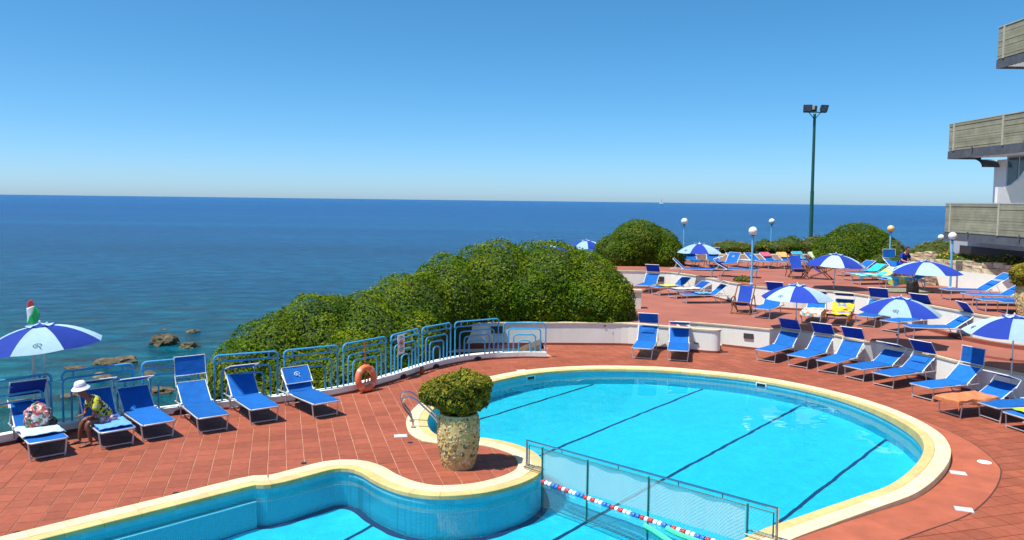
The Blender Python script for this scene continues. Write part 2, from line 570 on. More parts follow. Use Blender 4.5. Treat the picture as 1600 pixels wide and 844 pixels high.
def rock_material():
    m, nt, p, o = new_mat('rock')
    n = noise_tex(nt, 1.6, 7, 0.7, coord='World')
    r = ramp(nt, n.outputs[0], [(0.3, (0.03, 0.026, 0.014)), (0.5, (0.095, 0.076, 0.034)), (0.72, (0.22, 0.19, 0.12))])
    nt.links.new(r.outputs[0], p.inputs['Base Color'])
    p.inputs['Roughness'].default_value = 0.85
    bump(nt, n.outputs[0], 0.8, 0.2, p)
    MATS['rock'] = m


rock_material()


def net_sheet():
    """woven privacy net: half open, half pale yarn"""
    m, nt, p, o = new_mat('net_sheet')
    p.inputs['Base Color'].default_value = (0.62, 0.78, 0.78, 1)
    p.inputs['Roughness'].default_value = 0.8
    t = N(nt, 'ShaderNodeBsdfTransparent')
    t.inputs['Color'].default_value = (0.93, 0.97, 0.97, 1)
    mx = N(nt, 'ShaderNodeMixShader')
    mx.inputs[0].default_value = 0.58
    nt.links.new(t.outputs[0], mx.inputs[1])
    nt.links.new(p.outputs[0], mx.inputs[2])
    nt.links.new(mx.outputs[0], o.inputs['Surface'])
    MATS['net_sheet'] = m


net_sheet()

# ------------------------------------------------------------------ mesh helpers


class MB:
    def __init__(self):
        self.v, self.f = [], []

    def add(self, verts, faces):
        o = len(self.v)
        self.v += [tuple(x) for x in verts]
        self.f += [tuple(i + o for i in f) for f in faces]
        return self

    def box(self, cx, cy, cz, sx, sy, sz, rz=0.0):
        c, s = math.cos(rz), math.sin(rz)
        vs = []
        for dz in (-.5, .5):
            for dx, dy in ((-.5, -.5), (.5, -.5), (.5, .5), (-.5, .5)):
                x, y = dx * sx, dy * sy
                vs.append((cx + x * c - y * s, cy + x * s + y * c, cz + dz * sz))
        return self.add(vs, [(3, 2, 1, 0), (4, 5, 6, 7), (0, 1, 5, 4), (1, 2, 6, 5), (2, 3, 7, 6), (3, 0, 4, 7)])

    def tube(self, pts, rad, n=6, closed=False):
        pts = [Vector(p) for p in pts]
        k = len(pts)
        if not isinstance(rad, (list, tuple)):
            rad = [rad] * k
        rings = []
        ref = None
        for i, p in enumerate(pts):
            if closed:
                d = pts[(i + 1) % k] - pts[i - 1]
            elif i == 0:
                d = pts[1] - p
            elif i == k - 1:
                d = p - pts[i - 1]
            else:
                d = (pts[i + 1] - p).normalized() + (p - pts[i - 1]).normalized()
            if d.length < 1e-9:
                d = Vector((0, 0, 1))
            d.normalize()
            if ref is None:
                ref = Vector((0, 0, 1)) if abs(d.z) < 0.9 else Vector((1, 0, 0))
            a = ref - d * ref.dot(d)
            if a.length < 1e-6:
                a = d.orthogonal()
            a.normalize()
            ref = a
            b = d.cross(a)
            rings.append([p + (a * math.cos(2 * math.pi * j / n) + b * math.sin(2 * math.pi * j / n)) * rad[i] for j in range(n)])
        vs = [q for r_ in rings for q in r_]
        fs = []
        m = k if closed else k - 1
        for i in range(m):
            i2 = (i + 1) % k
            for j in range(n):
                j2 = (j + 1) % n
                fs.append((i * n + j, i * n + j2, i2 * n + j2, i2 * n + j))
        if not closed:
            fs.append(tuple(range(n))[::-1])
            fs.append(tuple((k - 1) * n + j for j in range(n)))
        return self.add(vs, fs)

    def lathe(self, prof, n=24, cx=0, cy=0):
        vs, fs = [], []
        for r, z in prof:
            for j in range(n):
                a = 2 * math.pi * j / n
                vs.append((cx + r * math.cos(a), cy + r * math.sin(a), z))
        for i in range(len(prof) - 1):
            for j in range(n):
                j2 = (j + 1) % n
                fs.append((i * n + j, i * n + j2, (i + 1) * n + j2, (i + 1) * n + j))
        if prof[0][0] > 1e-6:
            fs.append(tuple(range(n))[::-1])
        if prof[-1][0] > 1e-6:
            fs.append(tuple((len(prof) - 1) * n + j for j in range(n)))
        return self.add(vs, fs)

    def prism(self, poly, z0, z1, holes=()):
        """poly (list of xy) extruded from z0 to z1 (numbers), optional holes"""
        loops = [[Vector((p[0], p[1], 0)) for p in poly]] + [[Vector((p[0], p[1], 0)) for p in h] for h in holes]
        tris = tessellate_polygon(loops)
        flat = [p for l in loops for p in l]
        n = len(flat)
        vs = [(p.x, p.y, z0) for p in flat] + [(p.x, p.y, z1) for p in flat]
        fs = []
        for t in tris:
            a, b, c = t
            ar = (flat[b] - flat[a]).cross(flat[c] - flat[a]).z
            if ar < 0:
                b, c = c, b
            fs.append((a + n, b + n, c + n))
            fs.append((c, b, a))
        o = 0
        for l in loops:
            k = len(l)
            for i in range(k):
                i2 = (i + 1) % k
                fs.append((o + i, o + i2, o + i2 + n, o + i + n))
            o += k
        return self.add(vs, fs)

    def build(self, name, mat, parent=None, smooth=False, fix=True):
        me = bpy.data.meshes.new(name)
        me.from_pydata(self.v, [], self.f)
        if fix:
            bm = bmesh.new()
            bm.from_mesh(me)
            bmesh.ops.recalc_face_normals(bm, faces=bm.faces)
            bm.to_mesh(me)
            bm.free()
        me.update()
        return link(name, me, mat, parent, smooth)


def link(name, me, mat, parent=None, smooth=False):
    if isinstance(mat, str):
        mat = MATS[mat]
    if mat is not None and len(me.materials) == 0:
        me.materials.append(mat)
    if smooth:
        me.polygons.foreach_set('use_smooth', [True] * len(me.polygons))
        try:
            me.set_sharp_from_angle(angle=R(40))
        except Exception:
            pass
    o = bpy.data.objects.new(name, me)
    COL.objects.link(o)
    if parent is not None:
        o.parent = parent
    return o


def tag(o, label=None, cat=None, group=None, kind=None):
    if label:
        o['label'] = label
    if cat:
        o['category'] = cat
    if group:
        o['group'] = group
    if kind:
        o['kind'] = kind
    return o


def thing(name, label, cat, loc=(0, 0, 0), rz=0.0, group=None):
    o = bpy.data.objects.new(name, None)
    o.empty_display_size = 0.2
    COL.objects.link(o)
    o.location = loc
    o.rotation_euler = (0, 0, rz)
    return tag(o, label, cat, group)


def copy_tree(o, parent=None):
    c = o.copy()
    COL.objects.link(c)
    c.parent = parent
    for ch in o.children:
        copy_tree(ch, c)
    return c


def catmull(pts, n=6, closed=False):
    P = [Vector((p[0], p[1])) for p in pts]
    k = len(P)
    out = []
    rng = range(k) if closed else range(k - 1)
    for i in rng:
        p0 = P[(i - 1) % k] if closed or i > 0 else P[0]
        p1, p2 = P[i], P[(i + 1) % k]
        p3 = P[(i + 2) % k] if closed or i + 2 < k else P[-1]
        for j in range(n):
            t = j / n
            q = 0.5 * ((2 * p1) + (p2 - p0) * t + (2 * p0 - 5 * p1 + 4 * p2 - p3) * t * t + (3 * p1 - p0 - 3 * p2 + p3) * t ** 3)
            out.append((q.x, q.y))
    if not closed:
        out.append((P[-1].x, P[-1].y))
    return out


def resample(pts, step):
    P = [Vector((p[0], p[1])) for p in pts]
    L = [0]
    for a, b in zip(P, P[1:]):
        L.append(L[-1] + (b - a).length)
    n = max(1, round(L[-1] / step))
    out = []
    j = 0
    for i in range(n + 1):
        s = L[-1] * i / n
        while j < len(L) - 2 and L[j + 1] < s:
            j += 1
        d = L[j + 1] - L[j]
        t = 0 if d < 1e-9 else (s - L[j]) / d
        q = P[j].lerp(P[j + 1], t)
        out.append((q.x, q.y))
    return out


def offset_line(pts, d, closed=False):
    """offset to the left of the walking direction by d"""
    P = [Vector((p[0], p[1])) for p in pts]
    k = len(P)
    out = []
    for i in range(k):
        a = P[i - 1] if (closed or i > 0) else P[i]
        b = P[(i + 1) % k] if (closed or i < k - 1) else P[i]
        t = (b - a)
        if t.length < 1e-9:
            t = Vector((1, 0))
        t.normalize()
        q = P[i] + Vector((-t.y, t.x)) * d
        out.append((q.x, q.y))
    return out


def inside(p, poly):
    x, y = p
    c = False
    j = len(poly) - 1
    for i in range(len(poly)):
        xi, yi = poly[i]
        xj, yj = poly[j]
        if (yi > y) != (yj > y) and x < (xj - xi) * (y - yi) / (yj - yi) + xi:
            c = not c
        j = i
    return c


def band(pa, pb, z0, z1, mb=None):
    """closed wall between two parallel polylines pa and pb, from z0 to z1"""
    mb = mb or MB()
    mb.prism(list(pa) + list(pb)[::-1], z0, z1)
    return mb


# ------------------------------------------------------------------ sea, sky backdrop is the world
SEA_Z = -4.0
mb = MB()
mb.add([(-26000, -600, SEA_Z), (26000, -600, SEA_Z), (26000, 24000, SEA_Z), (-26000, 24000, SEA_Z)], [(0, 1, 2, 3)])
tag(mb.build('sea', 'sea'), kind='structure')


def make_rock(pos, sx, sy, sz, seed, label):
    bm = bmesh.new()
    bmesh.ops.create_icosphere(bm, subdivisions=4, radius=1.0)
    for v in bm.verts:
        n = noise.fractal(v.co * 1.3 + Vector((seed * 7.1, seed, 0)), 0.8, 2.0, 4)
        n2 = noise.cell(v.co * 2.2 + Vector((seed, 3, 1)))
        v.co *= 1 + 0.32 * n + 0.12 * (n2 - 0.5)
        v.co.x *= sx
        v.co.y *= sy
        v.co.z *= sz
    me = bpy.data.meshes.new('rock')
    bm.to_mesh(me)
    bm.free()
    o = link('shore_rock', me, 'rock')
    o.location = pos
    o.rotation_euler = (0, 0, seed)
    tag(o, label, 'rock', 'rocks in the sea below the railing')


for k, (u, v, sx, sy, sz, dz, lb) in enumerate([
        (256, 537, 0.80, 0.9, 0.62, 0.05, 'largest grey boulder standing clear of the sea left of the hedge'),
        (296, 542, 0.58, 0.6, 0.32, 0.0, 'low brown rock between the biggest boulder and the hedge'),
        (301, 519, 0.42, 0.5, 0.22, 0.0, 'small brown rock furthest out, beside the hedge edge'),
        (256, 514, 0.40, 0.3, 0.10, 0.0, 'tiny pale rock just breaking the water behind the boulder'),
        (178, 566, 1.15, 1.1, 0.36, -0.06, 'wide flat brown rock right of the parasol'),
        (118, 575, 0.55, 0.6, 0.2, -0.03, 'small low rock left of the wide flat rock'),
        (160, 590, 1.25, 0.8, 0.35, -0.12, 'brown ledge just above the railing behind the hatted person'),
        (80, 556, 0.4, 0.5, 0.12, -0.06, 'barely showing rock behind the parasol pole'),
        (235, 583, 0.8, 0.7, 0.2, -0.1, 'submerged rock seen over the railing beside the hedge'),
        (110, 618, 0.5, 0.5, 0.3, -0.1, 'small dark rock seen through the railing beside the hatted person'),
        (20, 630, 0.9, 0.7, 0.25, -0.1, 'dark rock seen through the leftmost railing panel'),
        (250, 610, 1.0, 0.7, 0.3, -0.1, 'rock seen through the railing next to the raised blue sunshade')]):
    p = at(u, v, SEA_Z)
    make_rock((p.x, p.y, SEA_Z + dz - 0.06), sx, sy, sz, k * 1.3 + 0.7, lb)

# ------------------------------------------------------------------ pool outline (water side of the coping), walked with the water on the right
left_a = [(-9.2, 7.2), (-7.5, 9.0), (-6.21, 10.25), (-5.06, 11.34), (-4.08, 12.30)]
left_b = [(-3.86, 12.30), (-3.62, 12.47), (-3.10, 13.0)]
pen = catmull([(-3.10, 13.0), (-2.92, 13.12), (-2.69, 13.10), (-2.46, 12.91), (-2.27, 12.66), (-2.03, 12.39), (-1.67, 12.10), (-1.2, 11.93), (-0.71, 11.98),
               (-0.25, 12.17), (0.22, 12.56), (0.48, 12.96), (0.57, 13.42), (0.45, 14.08), (0.05, 14.58), (-0.45, 14.88), (-0.95, 14.98), (-1.36, 14.95)], 5)
big = catmull([(-1.36, 14.95), (-1.60, 15.4), (-1.74, 16.2), (-1.66, 17.2), (-1.32, 18.4), (-0.6, 19.5), (0.6, 20.66), (2.1, 21.24), (3.7, 21.3), (5.0, 20.95), (6.4, 20.2),
               (7.55, 18.9), (8.08, 17.4), (8.15, 15.9), (7.88, 14.7), (7.25, 13.6), (6.25, 12.5), (5.34, 11.9), (4.4, 11.32), (3.5, 10.72), (2.75, 9.9), (2.35, 8.8), (2.3, 7.2)], 6)
edge = left_a + left_b + pen[1:] + big[1:]
POOL = edge + [(2.3, 5.6), (-9.2, 5.6)]
WATER_Z = -0.12


def floor_z(y):
    return -1.53 + 0.028 * (y - 11.0)


def on_floor(u, v):
    """floor point seen at a photo pixel through the water"""
    p = at(u, v, WATER_Z)
    d = (p - CAM).normalized()
    e = 1 / 1.33
    ci = -d.z
    t = d * e + Vector((0, 0, 1)) * (e * ci - math.sqrt(1 - e * e * (1 - ci * ci)))
    for _ in range(4):
        k = (floor_z(p.y + t.y * 1.0) - WATER_Z) / t.z
        q = p + t * k
        k = (floor_z(q.y) - WATER_Z) / t.z
        q = p + t * k
    return q


# floor: grid-clipped as strips in y so it slopes
mb = MB()
loops = [[Vector((p[0], p[1], 0)) for p in resample(POOL + [POOL[0]], 0.25)[:-1]]]
flat = loops[0]
tris = tessellate_polygon(loops)
mb.add([(p.x, p.y, floor_z(p.y)) for p in flat], [t for t in tris])
pf = tag(mb.build('pool_floor', 'pool_floor'), kind='structure')
# walls with a waterline band
per = resample(POOL + [POOL[0]], 0.12)
mbw, mbb = MB(), MB()
for (a, b) in zip(per, per[1:]):
    mbw.add([(a[0], a[1], floor_z(a[1])), (b[0], b[1], floor_z(b[1])), (b[0], b[1], -0.16), (a[0], a[1], -0.16)], [(0, 1, 2, 3)])
    mbb.add([(a[0], a[1], -0.16), (b[0], b[1], -0.16), (b[0], b[1], -0.03), (a[0], a[1], -0.03)], [(0, 1, 2, 3)])
pw = tag(mbw.build('pool_wall', 'pool_wall', fix=False), kind='structure')
mbb.build('waterline_tiles', 'pool_band', pw, fix=False)
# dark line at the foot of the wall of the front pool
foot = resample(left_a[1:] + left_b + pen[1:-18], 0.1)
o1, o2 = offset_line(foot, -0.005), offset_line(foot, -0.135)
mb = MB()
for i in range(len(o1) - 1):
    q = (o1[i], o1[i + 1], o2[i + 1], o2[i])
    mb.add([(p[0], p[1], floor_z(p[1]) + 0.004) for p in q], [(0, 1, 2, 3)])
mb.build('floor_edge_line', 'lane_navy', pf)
# lane lines
for (u0, v0, u1, v1) in ((735, 660, 927, 601), (838, 714, 1100, 607), (868, 843, 1252, 634), (1205, 826, 1387, 685), (480, 880, 587, 818)):
    a, b = on_floor(u0, v0), on_floor(u1, v1)
    if v0 == 843:
        a = a + (a - b).normalized() * 3
    d = (b - a).normalized()
    s = Vector((-d.y, d.x, 0)) * 0.034
    mb = MB()
    n = 10
    vs = []
    for i in range(n + 1):
        p = a.lerp(b, i / n)
        for q in (p + s, p - s):
            vs.append((q.x, q.y, floor_z(q.y) + 0.006))
    mb.add(vs, [(2 * i, 2 * i + 1, 2 * i + 3, 2 * i + 2) for i in range(n)])
    mb.build('lane_line', 'lane_navy', pf)
# water sheet: a fine grid with small ripples, tucked under the coping
WOUT = offset_line(POOL, 0.05, True)
GS = 0.06
x0_, y0_ = -9.4, 5.5
nxg, nyg = int(17.9 / GS), int(16.1 / GS)
idx = {}
wv, wf = [], []


def wvert(i, j):
    if (i, j) not in idx:
        x, y = x0_ + i * GS, y0_ + j * GS
        z = 0.0045 * noise.noise(Vector((x * 0.9, y * 1.2, 0))) + 0.0026 * noise.noise(Vector((x * 2.4, y * 2.9, 4))) + 0.0009 * noise.noise(Vector((x * 6.1, y * 6.6, 9)))
        idx[(i, j)] = len(wv)
        wv.append((x, y, WATER_Z + z))
    return idx[(i, j)]


for j in range(nyg):
    yc = y0_ + (j + .5) * GS
    xs = []
    for q in range(len(WOUT)):
        (xa, ya), (xb, yb_) = WOUT[q], WOUT[(q + 1) % len(WOUT)]
        if (ya > yc) != (yb_ > yc):
            xs.append(xa + (xb - xa) * (yc - ya) / (yb_ - ya))
    xs.sort()
    for q in range(0, len(xs) - 1, 2):
        for i in range(int((xs[q] - x0_) / GS), int((xs[q + 1] - x0_) / GS) + 1):
            wf.append((wvert(i, j), wvert(i + 1, j), wvert(i + 1, j + 1), wvert(i, j + 1)))
wo_ = MB().add(wv, wf).build('pool_water', 'pool_water', None, False, fix=False)
wo_.data.polygons.foreach_set('use_smooth', [True] * len(wo_.data.polygons))
wo_.cycles.is_caustics_caster = True
tag(wo_, kind='structure')
# ledge along the left wall of the front pool
la = resample(left_a[1:4] + [(-4.09, 12.29)], 0.2)
lb_ = offset_line(la, -0.11)
mb = MB()
mb.prism(la + lb_[::-1], -1.9, -0.42)
pl_ = tag(mb.build('pool_ledge', 'pool_wall'), kind='structure')
mb = MB()
mb.prism(offset_line(la, -0.075) + offset_line(la, -0.114)[::-1], -0.44, -0.412)
mb.build('ledge_rim', 'pool_ledge', pl_)


# coping: two rings of stones
def cop_z(x, y):
    t = min(1, max(0, (x - 4.0) / 3.5)) * min(1, max(0, (19.0 - y) / 4))
    return 0.022 + 0.115 * t


cop = thing('pool_coping', 'two rings of cream and yellow stone edging around the whole pool', 'pool edge')
line = left_a + left_b + pen[1:] + big[1:]


def coping_ring(d0, d1, step, mat, zoff, under):
    base = resample(line, step)
    fine = resample(line, step / 4)
    a, b = offset_line(fine, d0), offset_line(fine, d1)
    k = len(fine) - 1
    for i in range(0, k - 3, 4):
        mb = MB()
        g = 0.0025
        rows = []
        for j in range(i, i + 5):
            pa, pb = Vector(a[j]), Vector(b[j])
            t = Vector(fine[min(j + 1, k)]) - Vector(fine[max(j - 1, 0)])
            t = t.normalized() if t.length > 0 else Vector((1, 0))
            if j == i:
                pa, pb = pa + t * g, pb + t * g
            if j == i + 4:
                pa, pb = pa - t * g, pb - t * g
            rows.append((pa, pb))
        vs = []
        for pa, pb in rows:
            za, zb = cop_z(*pa) + zoff, cop_z(*pb) + zoff
            e = 0.008
            dv = (pb - pa).normalized() * e
            pts = [(pa.x, pa.y, under), (pa.x, pa.y, za - e), (pa.x + dv.x, pa.y + dv.y, za), (pb.x - dv.x, pb.y - dv.y, zb), (pb.x, pb.y, zb - e), (pb.x, pb.y, under)]
            vs += pts
        fs = []
        for r_ in range(4):
            for c_ in range(6):
                c2 = (c_ + 1) % 6
                fs.append((r_ * 6 + c_, r_ * 6 + c2, r_ * 6 + 6 + c2, r_ * 6 + 6 + c_))
        fs.append((0, 1, 2, 3, 4, 5))
        fs.append(tuple(24 + q for q in (5, 4, 3, 2, 1, 0)))
        mb.add(vs, fs)
        mb.build('coping_stone', mat, cop)


coping_ring(-0.02, 0.155, 0.50, 'coping_yellow', 0.0, -0.045)
coping_ring(0.158, 0.42, 0.46, 'coping_pale', 0.004, -0.02)

# ------------------------------------------------------------------ lower deck: slab (grout) and terracotta tiles
PAR = catmull([(-13.5, 8.0), (-11.2, 12.0), (-9.33, 14.12), (-8.3, 15.25), (-7.2, 16.15), (-5.98, 16.86), (-4.95, 17.4), (-3.93, 18.15), (-3.02, 19.4), (-2.38, 20.63), (-1.77, 21.53),
               (-0.94, 22.30), (0.24, 22.72), (1.05, 22.75)], 5)       # deck-side foot of the parapet
HWP = [(-2.6, 24.3), (-0.6, 24.75), (1.2, 24.9), (2.8, 24.95), (3.75, 24.93), (4.65, 24.5), (5.55, 24.1), (6.15, 23.85)]
HW = catmull(HWP[2:], 3)    # foot of the hedge wall
W2 = [(6.8, 25.05), (8.05, 24.25), (8.35, 24.40), (9.72, 23.40), (10.12, 22.25), (10.42, 22.25), (10.9, 21.0), (11.2, 19.7), (11.45, 19.1), (11.95, 18.2), (12.6, 16.3), (13.0, 13.0), (13.2, 4.0)]
deck_outer = [(-13.5, 4.0)] + offset_line(PAR, 0.1) + [(1.05, 25.0)] + offset_line(HW, 0.15) + [(6.4, 25.3), (6.85, 25.2)] + [(p[0] + 0.15, p[1] + 0.15) for p in W2[1:]]
hole = offset_line(POOL, 0.10, True)
mb = MB()
mb.prism(deck_outer, -1.9, -0.005, [hole])
deck = tag(mb.build('pool_deck', 'grout'), kind='structure')

GA = math.atan((438 - 800) / F)          # heading of the joints
gd = Vector((math.sin(GA), math.cos(GA)))       # away from the camera
gs = Vector((math.cos(GA), -math.sin(GA)))      # to the right
PITCH_T = 0.305
o_ = at(447, 719)
org = Vector((o_.x, o_.y))
cop_out = offset_line(POOL, 0.2, True)
tiles = []
far_y = 22.9
for i in range(-70, 70):
    for j in range(-50, 60):
        c = org + gs * ((i + 0.5) * PITCH_T) + gd * ((j + 0.5) * PITCH_T)
        if not (6.0 < c.y < 26 and -13 < c.x < 13.0):
            continue
        if not inside(c, deck_outer):
            continue
        u, v = px_of((c.x, c.y, 0))
        if not (-350 < u < 1950 and v < 1000):
            continue
        cs = [c + gs * a + gd * b for a in (-.155, .155) for b in (-.155, .155)]
        if inside(c, cop_out):
            continue
        if any(inside(q, POOL) for q in cs):
            continue
        tiles.append((c, u, v))
vis = [t for t in tiles if -5 <= t[1] <= 1605 and t[2] <= 850]
vis.sort(key=lambda t: t[0].length)
near = vis[:300]
near_set = set(id(t) for t in near)


def tile_shape(mb, cx, cy, z, hx, hy, rz, tz=0.0):
    e = 0.006
    c, s = math.cos(rz), math.sin(rz)
    vs = []
    for (hx_, hy_, zz) in ((hx, hy, -0.014), (hx, hy, -0.0025), (hx - e, hy - e, 0.0)):
        for a, b in ((-1, -1), (1, -1), (1, 1), (-1, 1)):
            x, y = a * hx_, b * hy_
            vs.append((cx + x * c - y * s, cy + x * s + y * c, z + zz))
    fs = [(8, 9, 10, 11)]
    for k in range(4):
        k2 = (k + 1) % 4
        fs += [(k, k2, 4 + k2, 4 + k), (4 + k, 4 + k2, 8 + k2, 8 + k)]
    mb.add(vs, fs)


HX, HY = PITCH_T / 2 - 0.0055, PITCH_T / 2 - 0.0048
proto_me = None
for (c, u, v) in near:
    if proto_me is None:
        mb = MB()
        tile_shape(mb, 0, 0, 0, HX, HY, 0)
        o = mb.build('tile', 'tile', deck)
        proto_me = o.data
    else:
        o = bpy.data.objects.new('tile', proto_me)
        COL.objects.link(o)
        o.parent = deck
    o.location = (c.x, c.y, 0.004 + random.uniform(-0.001, 0.001))
    o.rotation_euler = (random.uniform(-.003, .003), random.uniform(-.003, .003), -GA + random.uniform(-.004, .004))
mb = MB()
for t in tiles:
    if id(t) in near_set:
        continue
    tile_shape(mb, t[0].x, t[0].y, 0.004 + random.uniform(-.001, .001), HX, HY, -GA + random.uniform(-.004, .004))
ot = mb.build('tiles', 'tile_mass', deck, fix=False)
tag(ot, kind='stuff')
attr = ot.data.attributes.new('tone', 'FLOAT', 'POINT')
nt_ = len(ot.data.vertices) // 12
attr.data.foreach_set('value', np.repeat(RNG.random(nt_), 12).astype(np.float32))

# plain ring of tiles round the right curve of the pool, with a dark joint on its outer side
ring_line = [p for p in resample(big, 0.12) if p[1] < 17.6 and p[0] > 2.2]
rg_in = offset_line(ring_line, 0.43)
rg_out = []
for p, q in zip(ring_line, offset_line(ring_line, 1.0)):
    w_ = 0.46 + 0.72 * min(1, max(0, (17.6 - p[1]) / 3.5))
    rg_out.append((p[0] + (q[0] - p[0]) * w_, p[1] + (q[1] - p[1]) * w_))
for i in range(0, len(ring_line) - 4, 4):
    ea, eb = rg_in[i:i + 5], rg_out[i:i + 5]
    MB().prism(list(ea) + list(eb)[::-1], -0.004, 0.0085 + random.uniform(0, .0012)).build('ring_tile', 'ring_tile', deck)
jo = []
for p, q in zip(rg_out, rg_in):
    d_ = Vector((p[0] - q[0], p[1] - q[1]))
    d_ = d_.normalized() if d_.length > 1e-6 else Vector((1, 0))
    jo.append((p[0] + d_.x * 0.022, p[1] + d_.y * 0.022))
MB().prism(rg_out + jo[::-1], -0.004, 0.0068).build('ring_joint', 'black_joint', deck)

# sea wall below the deck and ground under the terraces
sw = offset_line(PAR, 0.25)
mb = MB()
mb.prism([(-13.5, 3.5)] + sw + [(1.05, 25.0), (1.0, 30), (13, 30), (13, 3.5)], -6.5, -2.0)
tag(mb.build('shore_ground', 'rock'), kind='structure')

# ------------------------------------------------------------------ parapet and railing
p_in, p_out = offset_line(PAR, 0.02), offset_line(PAR, 0.24)
mb = MB()
mb.prism(p_in + p_out[::-1], -0.3, 0.175)
par = tag(mb.build('low_wall', 'white_wall'), 'low white curved kerb wall carrying the blue railing', 'wall')
mb = MB()
mb.prism(offset_line(PAR, 0.0) + offset_line(PAR, 0.019)[::-1], -0.05, 0.05)
mb.build('skirting', 'red_skirt', par)
for (u, v) in ((22, 684), (275, 650), (638, 589), (690, 573), (747, 562), (470, 626)):
    p = at(u, v, 0.05)
    q = min(PAR, key=lambda k: (k[0] - p.x) ** 2 + (k[1] - p.y) ** 2)
    i = PAR.index(q)
    t = Vector(PAR[min(i + 1, len(PAR) - 1)]) - Vector(PAR[i - 1])
    an = math.atan2(t.y, t.x)
    mb = MB()
    prof = [(-.13, 0.0), (-.13, .04), (-.09, .10), (0, .125), (.09, .10), (.13, .04), (.13, 0.0)]
    n_ = Vector((-math.sin(an), math.cos(an)))
    tt = Vector((math.cos(an), math.sin(an)))
    vs = []
    for dd in (-0.004, 0.03):
        for x, z in prof:
            w = Vector(q) + tt * x + n_ * dd
            vs.append((w.x, w.y, z))
    k = len(prof)
    mb.add(vs, [tuple(range(k)), tuple(range(2 * k - 1, k - 1, -1))] + [(a, (a + 1) % k, k + (a + 1) % k, k + a) for a in range(k)])
    mb.build('drain_opening', 'black', par)
mb = MB()
p = at(659, 579, 0.1)
mb.box(p.x, p.y, 0.1, 0.09, 0.06, 0.2, 0.9)
mb.build('rust_stain_plate', 'rusty', par)


def u_path(w0, w1, h, r, n=4):
    pts = [(w0, 0)]
    for k in range(n + 1):
        a = math.pi - (math.pi / 2) * k / n
        pts.append((w0 + r + r * math.cos(a), h - r + r * math.sin(a)))
    for k in range(n + 1):
        a = math.pi / 2 - (math.pi / 2) * k / n
        pts.append((w1 - r + r * math.cos(a), h - r + r * math.sin(a)))
    pts.append((w1, 0))
    return pts


def railing(a, b, label, handrail=True, arches=3, h=1.0):
    a, b = Vector((a[0], a[1], 0.17)), Vector((b[0], b[1], 0.17))
    d = (b - a)
    w = d.length
    d.normalize()
    root = thing('railing_panel', label, 'railing', a, 0, 'blue railing panels along the sea side')

    def W(x, z):
        return (d.x * x, d.y * x, z)
    top = h
    if handrail:
        r = 0.10
        pts = [(0.0, h - 0.17)] + [(r - r * math.cos(math.pi / 2 * k / 4), h - r + r * math.sin(math.pi / 2 * k / 4)) for k in range(5)]
        pts += [(w - r + r * math.sin(math.pi / 2 * k / 4), h - r + r * math.cos(math.pi / 2 * k / 4)) for k in range(5)] + [(w, h - 0.17)]
        hr = MB().tube([W(*q) for q in pts], 0.024, 6).build('handrail', 'rail_blue', root, True)
        for x in (0.2, w - 0.2):
            MB().tube([W(x, h - 0.13), W(x, h)], 0.02, 6).build('spacer', 'rail_blue', hr, True)
        top = h - 0.13
    n = arches
    for k in range(n):
        ins = (0.0 if not handrail else 0.01) + k * min(0.15, w * 0.125)
        hh = h * (0.86 - 0.15 * k) if handrail else h * (1 - 0.2 * k)
        MB().tube([W(*q) for q in u_path(ins, w - ins, hh, 0.10)], 0.021, 6).build('arch', 'rail_blue', root, True)
    return root


rp = [((-10.9, 12.25), (-9.95, 13.6)), ((-9.86, 13.7), (-8.85, 14.95)), ((-8.72, 15.08), (-7.75, 15.95)), ((-7.62, 16.05), (-6.55, 16.72)), ((-6.42, 16.80), (-5.22, 17.42)),
      ((-5.10, 17.48), (-4.05, 18.22)), ((-3.95, 18.32), (-3.12, 19.45)), ((-3.02, 19.6), (-2.45, 20.72)), ((-2.38, 20.85), (-1.68, 21.78)), ((-1.58, 21.9), (-0.36, 22.68))]
rl = ['leftmost blue arched railing panel, cut by the photo edge', 'blue railing panel behind the lounger with the floral bag', 'blue railing panel behind the person in the white hat',
      'blue railing panel behind the lounger with the raised bright sunshade', 'blue railing panel in front of the hedge left end, next right of the raised sunshade',
      'blue railing panel behind the lounger with the emblem', 'blue railing panel with the orange lifebuoy in front', 'blue railing panel carrying the white notice',
      'blue railing panel just right of the white notice', 'wide blue railing panel second from the right end of the row']
for (a, b), lb in zip(rp, rl):
    railing(a, b, lb, True, 4 if ('wide' in lb or 'notice' in lb) else 3)
railing((-0.22, 22.78), (1.02, 22.86), 'rightmost low blue railing panel of four arches without a handrail', False, 4, 0.86)

# lifebuoy with rope
lp = at(577, 607, 0.05)
q = min(PAR, key=lambda k: (k[0] - lp.x) ** 2 + (k[1] - lp.y) ** 2)
lb_o = thing('lifebuoy', 'orange lifebuoy hanging on the blue railing by a red rope', 'lifebuoy', (q[0] + 0.06, q[1] - 0.08, 0.0), math.atan2(1.15, 0.85))
mb = MB()
mb.tube([(0.25 * math.cos(2 * math.pi * k / 28), -0.05 + 0.12 * math.sin(2 * math.pi * k / 28) * 0.25, 0.33 + 0.25 * math.sin(2 * math.pi * k / 28)) for k in range(28)], 0.078, 10, True)
ring = mb.build('ring', 'buoy_orange', lb_o, True)
for k in range(4):
    a0 = math.pi / 4 + k * math.pi / 2
    MB().tube([(0.25 * math.cos(a0 + s), -0.05 + 0.03 * math.sin(a0 + s), 0.33 + 0.25 * math.sin(a0 + s)) for s in (-.12, -.04, .04, .12)], 0.081, 10).build('band', 'buoy_pale', ring, True)
mb = MB()
mb.tube([(0.0, 0.0, 1.2), (0.01, -0.01, 0.9), (0.0, -0.03, 0.6), (-0.01, -0.05, 0.45)], 0.012, 5)
